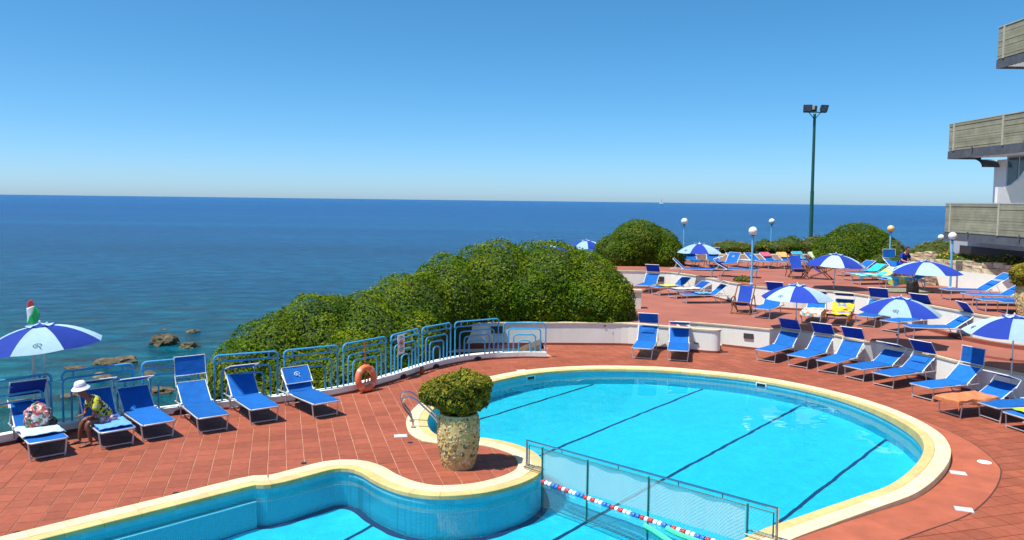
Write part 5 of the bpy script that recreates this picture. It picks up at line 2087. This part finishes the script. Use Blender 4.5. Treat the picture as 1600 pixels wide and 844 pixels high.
hgt = z1_ - z0_
for rect in ((0.05, XA, 0.07, z1_), (XA, XB, z0_, z1_), (XB, bl_ - 0.05, 0.09, z1_)):
    xa, xb, za, zb = rect
    hh = zb - za
    s = xa - hh
    while s < xb:
        # rising and falling wires clipped to the rectangle
        x_0, x_1 = max(s, xa), min(s + hh, xb)
        if x_1 > x_0:
            wire(x_0, za + (x_0 - s), x_1, za + (x_1 - s))
            wire(x_0, zb - (x_0 - s), x_1, zb - (x_1 - s))
        s += step
o = mb.build('wire_mesh', 'net_green', fence)
o.data.materials[0] = MATS['net_wire']
tag(o, kind='stuff')
mb = MB()
vs, fs = [], []
nx = 30
for i in range(nx + 1):
    x = XA + 0.02 + (XB - 0.05 - XA - 0.02) * i / nx
    for z in (HT - 0.085, -0.11):
        vs.append((x, 0.02 + 0.01 * math.sin(i * 1.3), z - 0.012 * math.sin(math.pi * ((i % 6) / 6.0)) * (1 if z > 0 else 0)))
mb.add(vs, [(2 * i, 2 * i + 1, 2 * i + 3, 2 * i + 2) for i in range(nx)])
mb.build('privacy_net', 'net_sheet', fence)

# floating lane rope in front of it
lane = thing('lane_rope', 'floating lane rope of red white and blue discs along the barrier', 'lane rope')
ra = BA + bd * (XA + 0.08)
rope = []
for i in range(60):
    t = i / 59
    p = ra + bd * (t * (XB - XA + 0.1)) + Vector((-bd.y, bd.x, 0)) * (-0.07 - 0.10 * math.sin(math.pi * t) - 0.22 * t * t)
    rope.append(Vector((p.x, p.y, WATER_Z + 0.015)))
MB().tube(rope, 0.008, 4).build('cable', 'float_white', lane)
fl_me = {}
dist = 0.05
acc = 0.0
i = 0
seq = ['float_red', 'float_white', 'float_white', 'float_blue', 'float_blue', 'float_red', 'float_white']
for a, b in zip(rope, rope[1:]):
    L_ = (b - a).length
    while acc <= L_:
        p = a.lerp(b, acc / L_)
        mname = seq[i % len(seq)]
        d = (b - a).normalized()
        if mname not in fl_me:
            o = MB().lathe([(0.012, -0.032), (0.034, -0.029), (0.043, -0.012), (0.043, 0.012), (0.034, 0.029), (0.012, 0.032)], 10).build('float', mname, lane, True)
            fl_me[mname] = o.data
        else:
            o = bpy.data.objects.new('float', fl_me[mname])
            COL.objects.link(o)
            o.parent = lane
        o.location = p
        o.rotation_euler = d.to_track_quat('Z', 'Y').to_euler()
        acc += 0.078
        i += 1
    acc -= L_
# pool noodles
for k, (pts, lb) in enumerate((([(1008, 822), (1022, 830), (1040, 842), (1070, 862)], 'green foam pool noodle floating by the lane rope, left one'), ([(1042, 826), (1062, 836), (1090, 846), (1125, 858)], 'green foam pool noodle floating by the lane rope, right one'))):
    q = [at(u, v, WATER_Z + 0.02) for u, v in pts]
    q2 = catmull([(p.x, p.y) for p in q], 5)
    mb = MB().tube([(p[0], p[1], WATER_Z + 0.02) for p in q2], 0.042, 8)
    tag(mb.build('pool_noodle', 'noodle_green', None, True), lb, 'pool noodle', 'pool noodles')


# ------------------------------------------------------------------ lamps
def globe_lamp(label, pos, z, h, r=0.175, globe='globe_white'):
    root = thing('globe_lamp', label, 'lamp', (pos[0], pos[1], z), 0, 'globe lamps on pale blue posts')
    MB().tube([(0, 0, 0), (0, 0, h - r * .9)], 0.042, 8).build('post', 'lamp_blue', root, True)
    MB().lathe([(0.08, 0.0), (0.08, 0.02), (0.045, 0.05)], 12).build('base_plate', 'lamp_blue', root, True)
    MB().lathe([(0.05, h - r * 1.15), (0.075, h - r * 1.0), (0.085, h - r * 0.85), (0.03, h - r * .8)], 14).build('collar', 'concrete_dark', root, True)
    n = 12
    MB().lathe([(max(0.0, r * math.sin(math.pi * k / n)), h - r * math.cos(math.pi * k / n)) for k in range(n + 1)], 24).build('globe', globe, root, True)


p = at(1174, 444, T2)
globe_lamp('nearest white globe lamp on a pale blue post at the terrace wall', (p.x, p.y), T2, at_depth(1173, 361, p.y).z - T2, 0.165)
for (u, v, y, z, r, g_, lb) in ((1069.5, 346, 41.2, T2 - 0.4, 0.175, 'globe_white', 'white globe lamp standing right of the dome hedge by the sea'),
                                (1206, 346, 45.0, 0.6, 0.165, 'globe_white', 'white globe lamp behind the pink towel lounger'),
                                (1392, 357.5, 36.5, T2, 0.16, 'globe_yellow', 'yellowed globe lamp in front of the right dome hedge'),
                                (1470.5, 371, 44.0, 0.0, 0.165, 'globe_white', 'small distant globe lamp left of the tall one by the building'),
                                (1488.5, 369, 29.6, T2, 0.15, 'globe_white', 'white globe lamp by the stone planter below the balcony')):
    p = at_depth(u, v, y)
    globe_lamp(lb, (p.x, p.y), z, p.z - z, r, g_)

# floodlight mast
mp_ = at_depth(1267, 372, 50.0)
mt_ = at_depth(1273, 178, 50.0)
mast = thing('floodlight_mast', 'tall green mast carrying three floodlights above the right hedge', 'floodlight mast', (mp_.x, 50.0, -0.5))
mh = mt_.z + 0.5
dx = mt_.x - mp_.x
MB().tube([(0, 0, 0), (dx * .5, 0, mh * .55)], [0.13, 0.115], 10).build('lower_shaft', 'pole_green', mast, True)
MB().tube([(dx * .5, 0, mh * .55), (dx, 0, mh)], [0.10, 0.085], 10).build('upper_shaft', 'pole_green', mast, True)
mb = MB()
mb.tube([(dx - 0.72, 0, mh + .1), (dx + 0.72, 0, mh + .1)], 0.035, 6)
mb.tube([(dx, 0, mh - .35), (dx - .38, 0, mh + .1)], 0.025, 6)
mb.tube([(dx, 0, mh - .35), (dx + .38, 0, mh + .1)], 0.025, 6)
mb.build('bracket', 'pole_green', mast)
for (x, y, rz, tl) in ((-0.5, -0.1, -0.25, 0.35), (0.5, -0.1, 0.35, 0.35), (-0.06, 0.25, 2.6, 0.4)):
    f_ = MB()
    vs = []
    for (w_, h_, d_) in ((.26, .22, -.13), (.26, .22, -.08), (.16, .14, .12)):
        for a, b in ((-1, -1), (1, -1), (1, 1), (-1, 1)):
            vs.append((a * w_, d_, b * h_))
    f_.add(vs, [(0, 1, 2, 3), (0, 4, 5, 1), (1, 5, 6, 2), (2, 6, 7, 3), (3, 7, 4, 0), (4, 8, 9, 5), (5, 9, 10, 6), (6, 10, 11, 7), (7, 11, 8, 4), (11, 10, 9, 8)])
    o = f_.build('floodlight', 'dark_metal', mast)
    o.location = (dx + x, y, mh + .36)
    o.rotation_euler = (tl, 0, rz)
    MB().box(0, -0.133, 0, 0.46, 0.012, 0.38).build('lens', 'lens_grey', o)

# ------------------------------------------------------------------ building with balconies on the right
BX, BY = 17.1, 31.0
bld = thing('hotel_building', 'white hotel wing with grey green plank balconies at the right edge', 'building', (0, 0, 0))
MB().prism([(BX + 1.75, 4.0), (30, 4.0), (30, BY - 0.05), (BX + 1.75, BY - 0.05)], 3.3, 6.4).build('wall', 'plaster', bld)
MB().prism([(BX + 1.75, 4.0), (30, 4.0), (30, 26.2), (BX + 1.75, 26.2)], 6.4, 13.5).build('upper_wall', 'plaster', bld)
MB().prism([(BX + 1.30, 4.0), (30, 4.0), (30, BY + 2.0), (BX + 1.30, BY + 2.0)], -0.4, 3.3).build('ground_floor_wall', 'door_frame', bld)
MB().box(BX + 1.29, BY - 1.9, 2.62, 0.06, 6.2, 0.75).build('dark_opening', 'hollow_dark', bld)


def z_px(u, v, y):
    return at_depth(u, v, y).z


def balcony(y_far, z0, z1, label, slope=0.0):
    root_p = MB()
    # slab
    slab = MB().prism([(BX - 0.02, 4.0), (BX + 1.9, 4.0), (BX + 1.9, y_far - 0.5), (BX + 1.2, y_far + .05), (BX - 0.02, y_far + .05)], z0 - 0.24, z0 - 0.02).build('balcony_slab', 'plaster', bld)
    MB().prism([(BX - 0.035, 4.0), (BX + 0.03, 4.0), (BX + 0.03, y_far + .065), (BX - 0.035, y_far + .065)], z0 - 0.32, z0 - 0.012).build('fascia', 'concrete_dark', slab)
    MB().prism([(BX + 0.031, y_far + 0.0), (BX + 1.25, y_far + 0.0), (BX + 1.25, y_far + .065), (BX + 0.031, y_far + .065)], z0 - 0.32, z0 - 0.012).build('fascia', 'concrete_dark', slab)
    n = 11
    ph = (z1 - z0) / n
    segs = [(y_far, y_far - 3.4), (y_far - 3.4, y_far - 6.8), (y_far - 6.8, y_far - 10.2), (y_far - 10.2, y_far - 14)]
    for (ya, yb) in segs:
        for k in range(n):
            jit = random.uniform(-.008, .008)
            MB().box(BX + jit, (ya + yb) / 2, z0 + ph * (k + .5), 0.10, abs(ya - yb) - 0.012, ph - 0.005).build('plank', 'plank', slab)
    for k in range(n):
        MB().box(BX + 0.72, y_far - 0.0 + random.uniform(-.006, .006), z0 + ph * (k + .5), 1.32, 0.10, ph - 0.005).build('plank', 'plank', slab)
    MB().box(BX + 0.02, y_far - 7, (z0 + z1) / 2, 0.06, 13.6, z1 - z0 - 0.05).build('backing', 'plank', slab)
    for y_ in (y_far - 0.35, y_far - 3.4, y_far - 6.8):
        MB().box(BX - 0.055, y_, (z0 + z1) / 2, 0.03, 0.10, z1 - z0 + 0.02).build('batten', 'plank_trim', slab)
    MB().box(BX, y_far - 7, z1 + 0.02, 0.13, 14.06, 0.035).build('top_rail', 'plank_trim', slab)
    for k in range(3):
        MB().tube([(BX - 0.07, y_far - 1.6 - 3 * k, z0 - 0.1), (BX - 0.07, y_far - 1.6 - 3 * k, z0 + 0.06)], 0.03, 6).build('spout', 'concrete_dark', slab)
    return slab


b1 = balcony(BY, z_px(1478, 362, BY), z_px(1478, 318.5, BY), 'low')
b2 = balcony(BY, z_px(1482, 236, BY), z_px(1482, 195, BY), 'mid')
b3 = balcony(BY - 2.85, z_px(1556, 93, BY - 2.85), z_px(1556, 44, BY - 2.85), 'top')
# curved white divider and door of the middle level
zl = z_px(1545, 318, 29.0)
mb = MB()
prof = [(0.0, 0.0), (1.65, 0.0), (1.65, 1.75), (1.35, 1.70), (1.05, 1.45), (0.80, 1.10), (0.55, 0.88), (0.25, 0.78), (0.0, 0.78)]
yd = 28.0
vs = [(BX + 0.12 + x, yd + d, zl - 0.2 + z) for d in (0, 0.16) for x, z in prof]
k = len(prof)
mb.add(vs, [tuple(range(k)), tuple(range(2 * k - 1, k - 1, -1))] + [(a, (a + 1) % k, k + (a + 1) % k, k + a) for a in range(k)])
mb.build('balcony_divider', 'plaster', bld)
dr = MB().box(BX + 1.72, 29.3, zl + 0.75, 0.10, 1.5, 2.1).build('balcony_door', 'door_frame', bld)
MB().box(BX + 1.665, 29.65, zl + 0.78, 0.03, 0.58, 1.9).build('pane', 'glass_dark', dr)
MB().box(BX + 1.665, 28.95, zl + 0.78, 0.03, 0.58, 1.9).build('pane', 'glass_dark', dr)
# curved dark bracket under the middle balcony
mb = MB()
vs = []
for i in range(9):
    a = math.pi / 2 * i / 8
    vs.append((BX + 1.75, BY + 0.35 - 0.75 * math.sin(a), z_px(1482, 247, BY) - 0.02 - 0.34 * (1 - math.cos(a))))
vs2 = [(x - 0.7, y, z) for x, y, z in vs]
base = [(BX + 1.75, BY - 0.4, vs[0][2]), (BX + 1.05, BY - 0.4, vs[0][2])]
mb.add(vs + vs2, [(i, i + 1, i + 10, i + 9) for i in range(8)])
mb.build('bracket', 'concrete_dark', bld)

# ------------------------------------------------------------------ stone planters below the building
def stone_planter(label, pts, z0, h, plabel, mats, n, lh=0.35):
    root = thing('stone_planter_wall', label, 'planter wall')
    L_ = resample(pts, 0.42)
    for (a, b) in zip(L_, L_[1:]):
        va, vb = Vector(a), Vector(b)
        m = (va + vb) / 2
        an = math.atan2((vb - va).y, (vb - va).x)
        hh = h * random.uniform(.85, 1.1)
        w_ = (vb - va).length - 0.015
        z = z0
        while z < z0 + hh - 0.05:
            s = min(random.uniform(.16, .26), z0 + hh - z)
            bm = bmesh.new()
            bmesh.ops.create_cube(bm, size=1.0)
            bmesh.ops.subdivide_edges(bm, edges=bm.edges[:], cuts=1, use_grid_fill=True)
            for v in bm.verts:
                v.co = Vector((v.co.x * w_, v.co.y * 0.26, v.co.z * (s - .012))) * (1 + 0.06 * noise.noise(v.co * 3 + Vector((m.x, m.y, z))))
                v.co += Vector((random.uniform(-.012, .012), random.uniform(-.02, .02), random.uniform(-.012, .012)))
            me = bpy.data.meshes.new('stone')
            bm.to_mesh(me)
            bm.free()
            o = link('stone', me, 'stone_block', root)
            o.location = (m.x, m.y, z + s / 2)
            o.rotation_euler = (0, 0, an)
            z += s
    c = Vector(L_[len(L_) // 2])
    pl = thing('planter_flowers', plabel, 'flowers', (0, 0, 0))
    off = offset_line(L_, 0.45)
    lum = [(p[0], p[1], z0 + h * .8, 0.38, 0.38, lh * random.uniform(.8, 1.25)) for p in off]
    foliage('leaves', lum, n, 0.09, mats[0], pl, core=True, jag=0.2)
    if len(mats) > 1:
        f_ = foliage('blossoms', [(l[0], l[1], l[2] + 0.03, l[3], l[4], l[5] * 1.04) for l in lum], n // 9, 0.10, mats[1], pl, core=False, spread=0.02, jag=0.2)
    return root


gw = [(17.9, 31.2), (17.2, 29.4), (16.3, 28.0), (17.2, 25.0)]
gwl = [(15.9, 30.3), (16.6, 29.2), (17.2, 28.3), (18.2, 26.0)]
o = wall_run('terrace_back_wall', 'pale plaster wall behind the loungers of the right terrace', [(16.6, 30.6), (17.4, 28.6), (18.3, 26.2), (18.9, 24.0)], 0.62, 0.25, T2, cap=False, skirt=False)
stone_planter('rough beige stone edging on top of the pale wall, below the building', [(16.75, 30.9), (17.5, 28.8), (18.4, 26.4), (19.0, 24.2)], T2 + 0.62, 0.42,
              'yellow flowers in the stone planter below the building', ('leaf_dark', 'flower_yellow'), 9000, 0.28)
stone_planter('far rough stone planter left of the building behind the lamp', [(17.2, 39.4), (18.9, 39.2), (19.9, 38.0), (20.8, 36.4)], T2, 0.85,
              'olive shrubs in the far stone planter', ('leaf_yellow',), 4500, 0.35)
stone_planter('low beige stone wall beside the parasol at the right cluster', [(14.95, 31.0), (15.7, 30.7), (16.5, 30.5)], T2, 0.55,
              'low dry plants on the beige stone wall by the parasol', ('leaf_pot',), 500, 0.10)

# ------------------------------------------------------------------ sailing boat
sbp = at_depth(1033, 319, 3000)
sb = thing('sailing_boat', 'tiny white sailing boat on the horizon', 'boat', (sbp.x, 3000, SEA_Z))
sb.scale = (1.25, 1.25, 1.25)
hl = MB()
hv = []
for (x, w_) in ((-5, 1.3), (-2, 1.9), (2, 1.8), (5, 0.9), (7, 0.05)):
    hv += [(x, -w_, 1.4), (x, w_, 1.4), (x, 0, -0.3)]
hl.add(hv, [(0, 1, 2)] + [f for i in range(4) for f in ((i * 3, i * 3 + 2, i * 3 + 5, i * 3 + 3), (i * 3 + 1, i * 3 + 4, i * 3 + 5, i * 3 + 2), (i * 3, i * 3 + 3, i * 3 + 4, i * 3 + 1))])
hl.build('hull', 'sail_white', sb)
MB().tube([(0.8, 0, 1), (0.8, 0, 21)], 0.15, 6).build('mast', 'sail_white', sb)
MB().add([(0.5, 0, 2.6), (-5.5, 0.6, 2.6), (0.5, 0, 20.5), (0.5, 0.1, 2.6), (-5.5, 0.7, 2.6), (0.5, 0.1, 20.5)], [(0, 1, 2), (5, 4, 3), (0, 3, 4, 1), (1, 4, 5, 2), (2, 5, 3, 0)]).build('main_sail', 'sail_white', sb)
MB().add([(1.2, 0, 19), (6.6, 0.3, 2), (1.4, 0.8, 3), (1.2, .1, 19), (6.6, 0.4, 2), (1.4, 0.9, 3)], [(0, 1, 2), (5, 4, 3), (0, 3, 4, 1), (1, 4, 5, 2), (2, 5, 3, 0)]).build('jib', 'sail_white', sb)


# ------------------------------------------------------------------ people
def skin_mesh(name, verts, edges, radii, mat, parent, root=0, sub=2):
    me = bpy.data.meshes.new(name)
    me.from_pydata(verts, edges, [])
    o = bpy.data.objects.new(name, me)
    COL.objects.link(o)
    m = o.modifiers.new('skin', 'SKIN')
    m.use_smooth_shade = True
    for i, d in enumerate(me.skin_vertices[0].data):
        r = radii[i]
        d.radius = r if isinstance(r, tuple) else (r, r)
        d.use_root = (i == root)
    s = o.modifiers.new('sub', 'SUBSURF')
    s.levels = s.render_levels = sub
    dg = bpy.context.evaluated_depsgraph_get()
    ev = o.evaluated_get(dg)
    res = bpy.data.meshes.new_from_object(ev, depsgraph=dg)
    COL.objects.unlink(o)
    bpy.data.objects.remove(o)
    bpy.data.meshes.remove(me)
    res.materials.clear()
    return link(name, res, mat, parent, True)


class Skel:
    def __init__(self):
        self.v, self.e, self.r = [], [], []

    def add(self, p, r, frm=None):
        self.v.append(tuple(p))
        self.r.append(r)
        i = len(self.v) - 1
        if frm is not None:
            self.e.append((frm, i))
        return i

    def chain(self, pts, frm):
        for p, r in pts:
            frm = self.add(p, r, frm)
        return frm


def seated_person(label, pos, rz, seat_h, skin, hat=True, top='print_yellow', shorts='print_pink', lean=0.12, sc=1.0):
    """local frame: -Y is forward, +X is the figure's left; origin on the ground below the hips"""
    root = thing('person', label, 'person', pos, rz)
    root.scale = (sc, sc, sc)
    k = Skel()
    pz = seat_h + 0.11
    pel = k.add((0, 0, pz), (0.155, 0.125))
    wa = k.add((0, -0.02 - lean * .3, pz + 0.17), (0.15, 0.115), pel)
    ch = k.add((0, -0.03 - lean * .8, pz + 0.36), (0.155, 0.115), wa)
    ut = k.add((0, -0.03 - lean * 1.1, pz + 0.46), (0.10, 0.08), ch)
    nk = k.add((0, -0.06 - lean * 1.3, pz + 0.53), 0.05, ut)
    hd0 = k.add((0, -0.09 - lean * 1.5, pz + 0.60), (0.066, 0.075), nk)
    hd1 = k.add((0, -0.10 - lean * 1.6, pz + 0.68), (0.078, 0.092), hd0)
    hd2 = k.add((0, -0.09 - lean * 1.55, pz + 0.76), (0.06, 0.072), hd1)
    for s in (-1, 1):
        hip = k.add((s * 0.10, -0.03, pz - 0.02), 0.10, pel)
        kx, ky, kz = s * 0.13, -0.46, pz + 0.03
        fx = s * 0.14 + (0.05 if s > 0 else 0)
        fy = -0.42 if s > 0 else -0.52
        an = k.chain([((s * 0.12, -0.22, pz), 0.088), ((kx, ky + .02, kz), 0.066), ((kx, ky - 0.01, kz - 0.10), 0.062), (((kx + fx) / 2, (ky + fy) / 2, 0.30), 0.057), ((fx, fy, 0.10), 0.036), ((fx, fy + .01, 0.055), 0.038)], hip)
        k.chain([((fx, fy - 0.09, 0.04), (0.040, 0.028)), ((fx, fy - 0.17, 0.025), (0.042, 0.02)), ((fx, fy - 0.20, 0.02), (0.030, 0.014))], an)
        sh = k.add((s * 0.17, -0.03 - lean * .95, pz + 0.43), 0.058, ut)
        el = (s * 0.22, -0.10 - lean, pz + 0.17)
        wr = (s * 0.10, -0.32, pz + 0.11) if s > 0 else (s * 0.17, -0.40, pz + 0.13)
        hnd = k.chain([((s * 0.205, -0.06 - lean, pz + 0.30), 0.046), (el, 0.038), (((el[0] + wr[0]) / 2, (el[1] + wr[1]) / 2, (el[2] + wr[2]) / 2), 0.033), (wr, 0.024), ((wr[0], wr[1] - 0.045, wr[2] - 0.005), (0.032, 0.016))], sh)
        for f_ in range(4):
            x = wr[0] + (f_ - 1.5) * 0.019
            ll = (0.062, 0.075, 0.07, 0.055)[f_]
            k.chain([((x, wr[1] - 0.085, wr[2] - 0.005), 0.0085), ((x, wr[1] - 0.085 - ll * .55, wr[2] - 0.018), 0.008), ((x, wr[1] - 0.085 - ll * .9, wr[2] - 0.045), 0.007)], hnd)
        k.chain([((wr[0] - s * 0.035, wr[1] - 0.05, wr[2] - 0.01), 0.010), ((wr[0] - s * 0.052, wr[1] - 0.085, wr[2] - 0.02), 0.008)], hnd)
    body = skin_mesh('body', k.v, k.e, k.r, skin, root)
    hx, hy, hz = 0, -0.10 - lean * 1.6, pz + 0.69
    # face
    mb = MB()
    mb.tube([(0, hy - 0.088, hz + 0.01), (0, hy - 0.108, hz - 0.025), (0, hy - 0.088, hz - 0.032)], [0.008, 0.013, 0.008], 6)
    for s in (-1, 1):
        mb.tube([(s * 0.076, hy, hz + 0.02), (s * 0.084, hy + 0.012, hz), (s * 0.076, hy + .005, hz - 0.03)], [0.012, 0.014, 0.009], 6)
    mb.build('nose_and_ears', skin, body, True)
    mb = MB()
    for s in (-1, 1):
        mb.box(s * 0.03, hy - 0.086, hz + 0.012, 0.02, 0.01, 0.009)
    mb.box(0, hy - 0.083, hz - 0.058, 0.04, 0.012, 0.007)
    mb.build('eyes_and_mouth', 'hair_dark', body)
    # hair cap
    bm = bmesh.new()
    bmesh.ops.create_uvsphere(bm, u_segments=18, v_segments=12, radius=1.0)
    for v in bm.verts:
        v.co = Vector((v.co.x * 0.092, v.co.y * 0.10 + 0.014, v.co.z * 0.095 + 0.02))
        if v.co.y < -0.045 and v.co.z < 0.05:
            v.co.y = -0.045
        v.co += Vector((hx, hy, hz))
    me = bpy.data.meshes.new('hair')
    bm.to_mesh(me)
    bm.free()
    link('hair', me, 'hair_dark', root, True)
    if hat:
        ht = MB().lathe([(0.168, -0.045), (0.172, -0.04), (0.14, -0.005), (0.108, 0.03), (0.104, 0.075), (0.085, 0.105), (0.045, 0.118), (0.0, 0.12)], 24).build('hat', 'hat_white', root, True)
        ht.location = (hx, hy + 0.005, hz + 0.055)
        ht.rotation_euler = (R(10), R(4), 0)
        MB().lathe([(0.110, 0.028), (0.112, 0.045), (0.107, 0.05)], 24).build('hat_band', 'towel_lilac', ht, True)
    if top:
        q = Skel()
        a = q.add((0, 0.0, pz + 0.02), (0.175, 0.145))
        b = q.add((0, -0.02 - lean * .3, pz + 0.17), (0.178, 0.142), a)
        c = q.add((0, -0.03 - lean * .8, pz + 0.36), (0.178, 0.138), b)
        d = q.add((0, -0.03 - lean * 1.1, pz + 0.465), (0.105, 0.088), c)
        for s in (-1, 1):
            e = q.add((s * 0.175, -0.03 - lean * .95, pz + 0.44), 0.074, d)
            q.chain([((s * 0.21, -0.06 - lean, pz + 0.31), 0.072), ((s * 0.222, -0.075 - lean, pz + 0.26), 0.07)], e)
        skin_mesh('blouse', q.v, q.e, q.r, top, root)
    if shorts:
        q = Skel()
        a = q.add((0, 0.01, pz - 0.0), (0.172, 0.135))
        for s in (-1, 1):
            e = q.add((s * 0.10, -0.04, pz - 0.015), 0.118, a)
            q.chain([((s * 0.12, -0.2, pz + 0.0), 0.108), ((s * 0.125, -0.27, pz + 0.005), 0.10)], e)
        skin_mesh('shorts', q.v, q.e, q.r, shorts, root)
    # sandals
    for s in (-1, 1):
        fx = s * 0.14 + (0.05 if s > 0 else 0)
        fy = -0.42 if s > 0 else -0.52
        sl = MB().box(fx, fy - 0.08, 0.006, 0.085, 0.27, 0.012).build('sandal', 'black', root)
        MB().tube([(fx - 0.045, fy - 0.07, 0.012), (fx - 0.02, fy - 0.10, 0.062), (fx + 0.02, fy - 0.10, 0.062), (fx + 0.045, fy - 0.07, 0.012)], 0.007, 4).build('strap', 'black', sl)
    return root


hp = loc_of(LO['L2'], 0.02, 0.60)
seated_person('person in a wide white hat and yellow patterned blouse sitting on a lounger', (hp.x, hp.y, 0.0), R(41) - R(90) + R(6), 0.33, 'skin', lean=0.27, sc=0.92)
p2 = at_depth(1411, 405, 35.0)
ch2 = (p2.x, 35.0)
LO['G1'] = lounger('lounger on which the far sunbather sits, right of the yellowed lamp', (p2.x + 0.1, 34.4), 6, T2, 30, 'stand', group=LG)
seated_person('distant bare-shouldered person seated beyond the right cluster', (p2.x + 0.12, 35.3, T2), R(15), 0.36, 'skin_pale', hat=False, top='navy_shaded_fabric', shorts='navy_shaded_fabric')
for o in list(bpy.data.objects):
    if '_geo' in o.keys():
        del o['_geo']

# everything under water receives the refracted sunlight
for o in bpy.data.objects:
    if o.name.split('.')[0] in ('pool_floor', 'pool_wall', 'waterline_tiles', 'floor_edge_line', 'lane_line', 'pool_ledge', 'ledge_rim', 'post', 'wire_mesh', 'bottom_rail', 'rail', 'rung', 'float', 'pool_noodle'):
        o.cycles.is_caustics_receiver = True
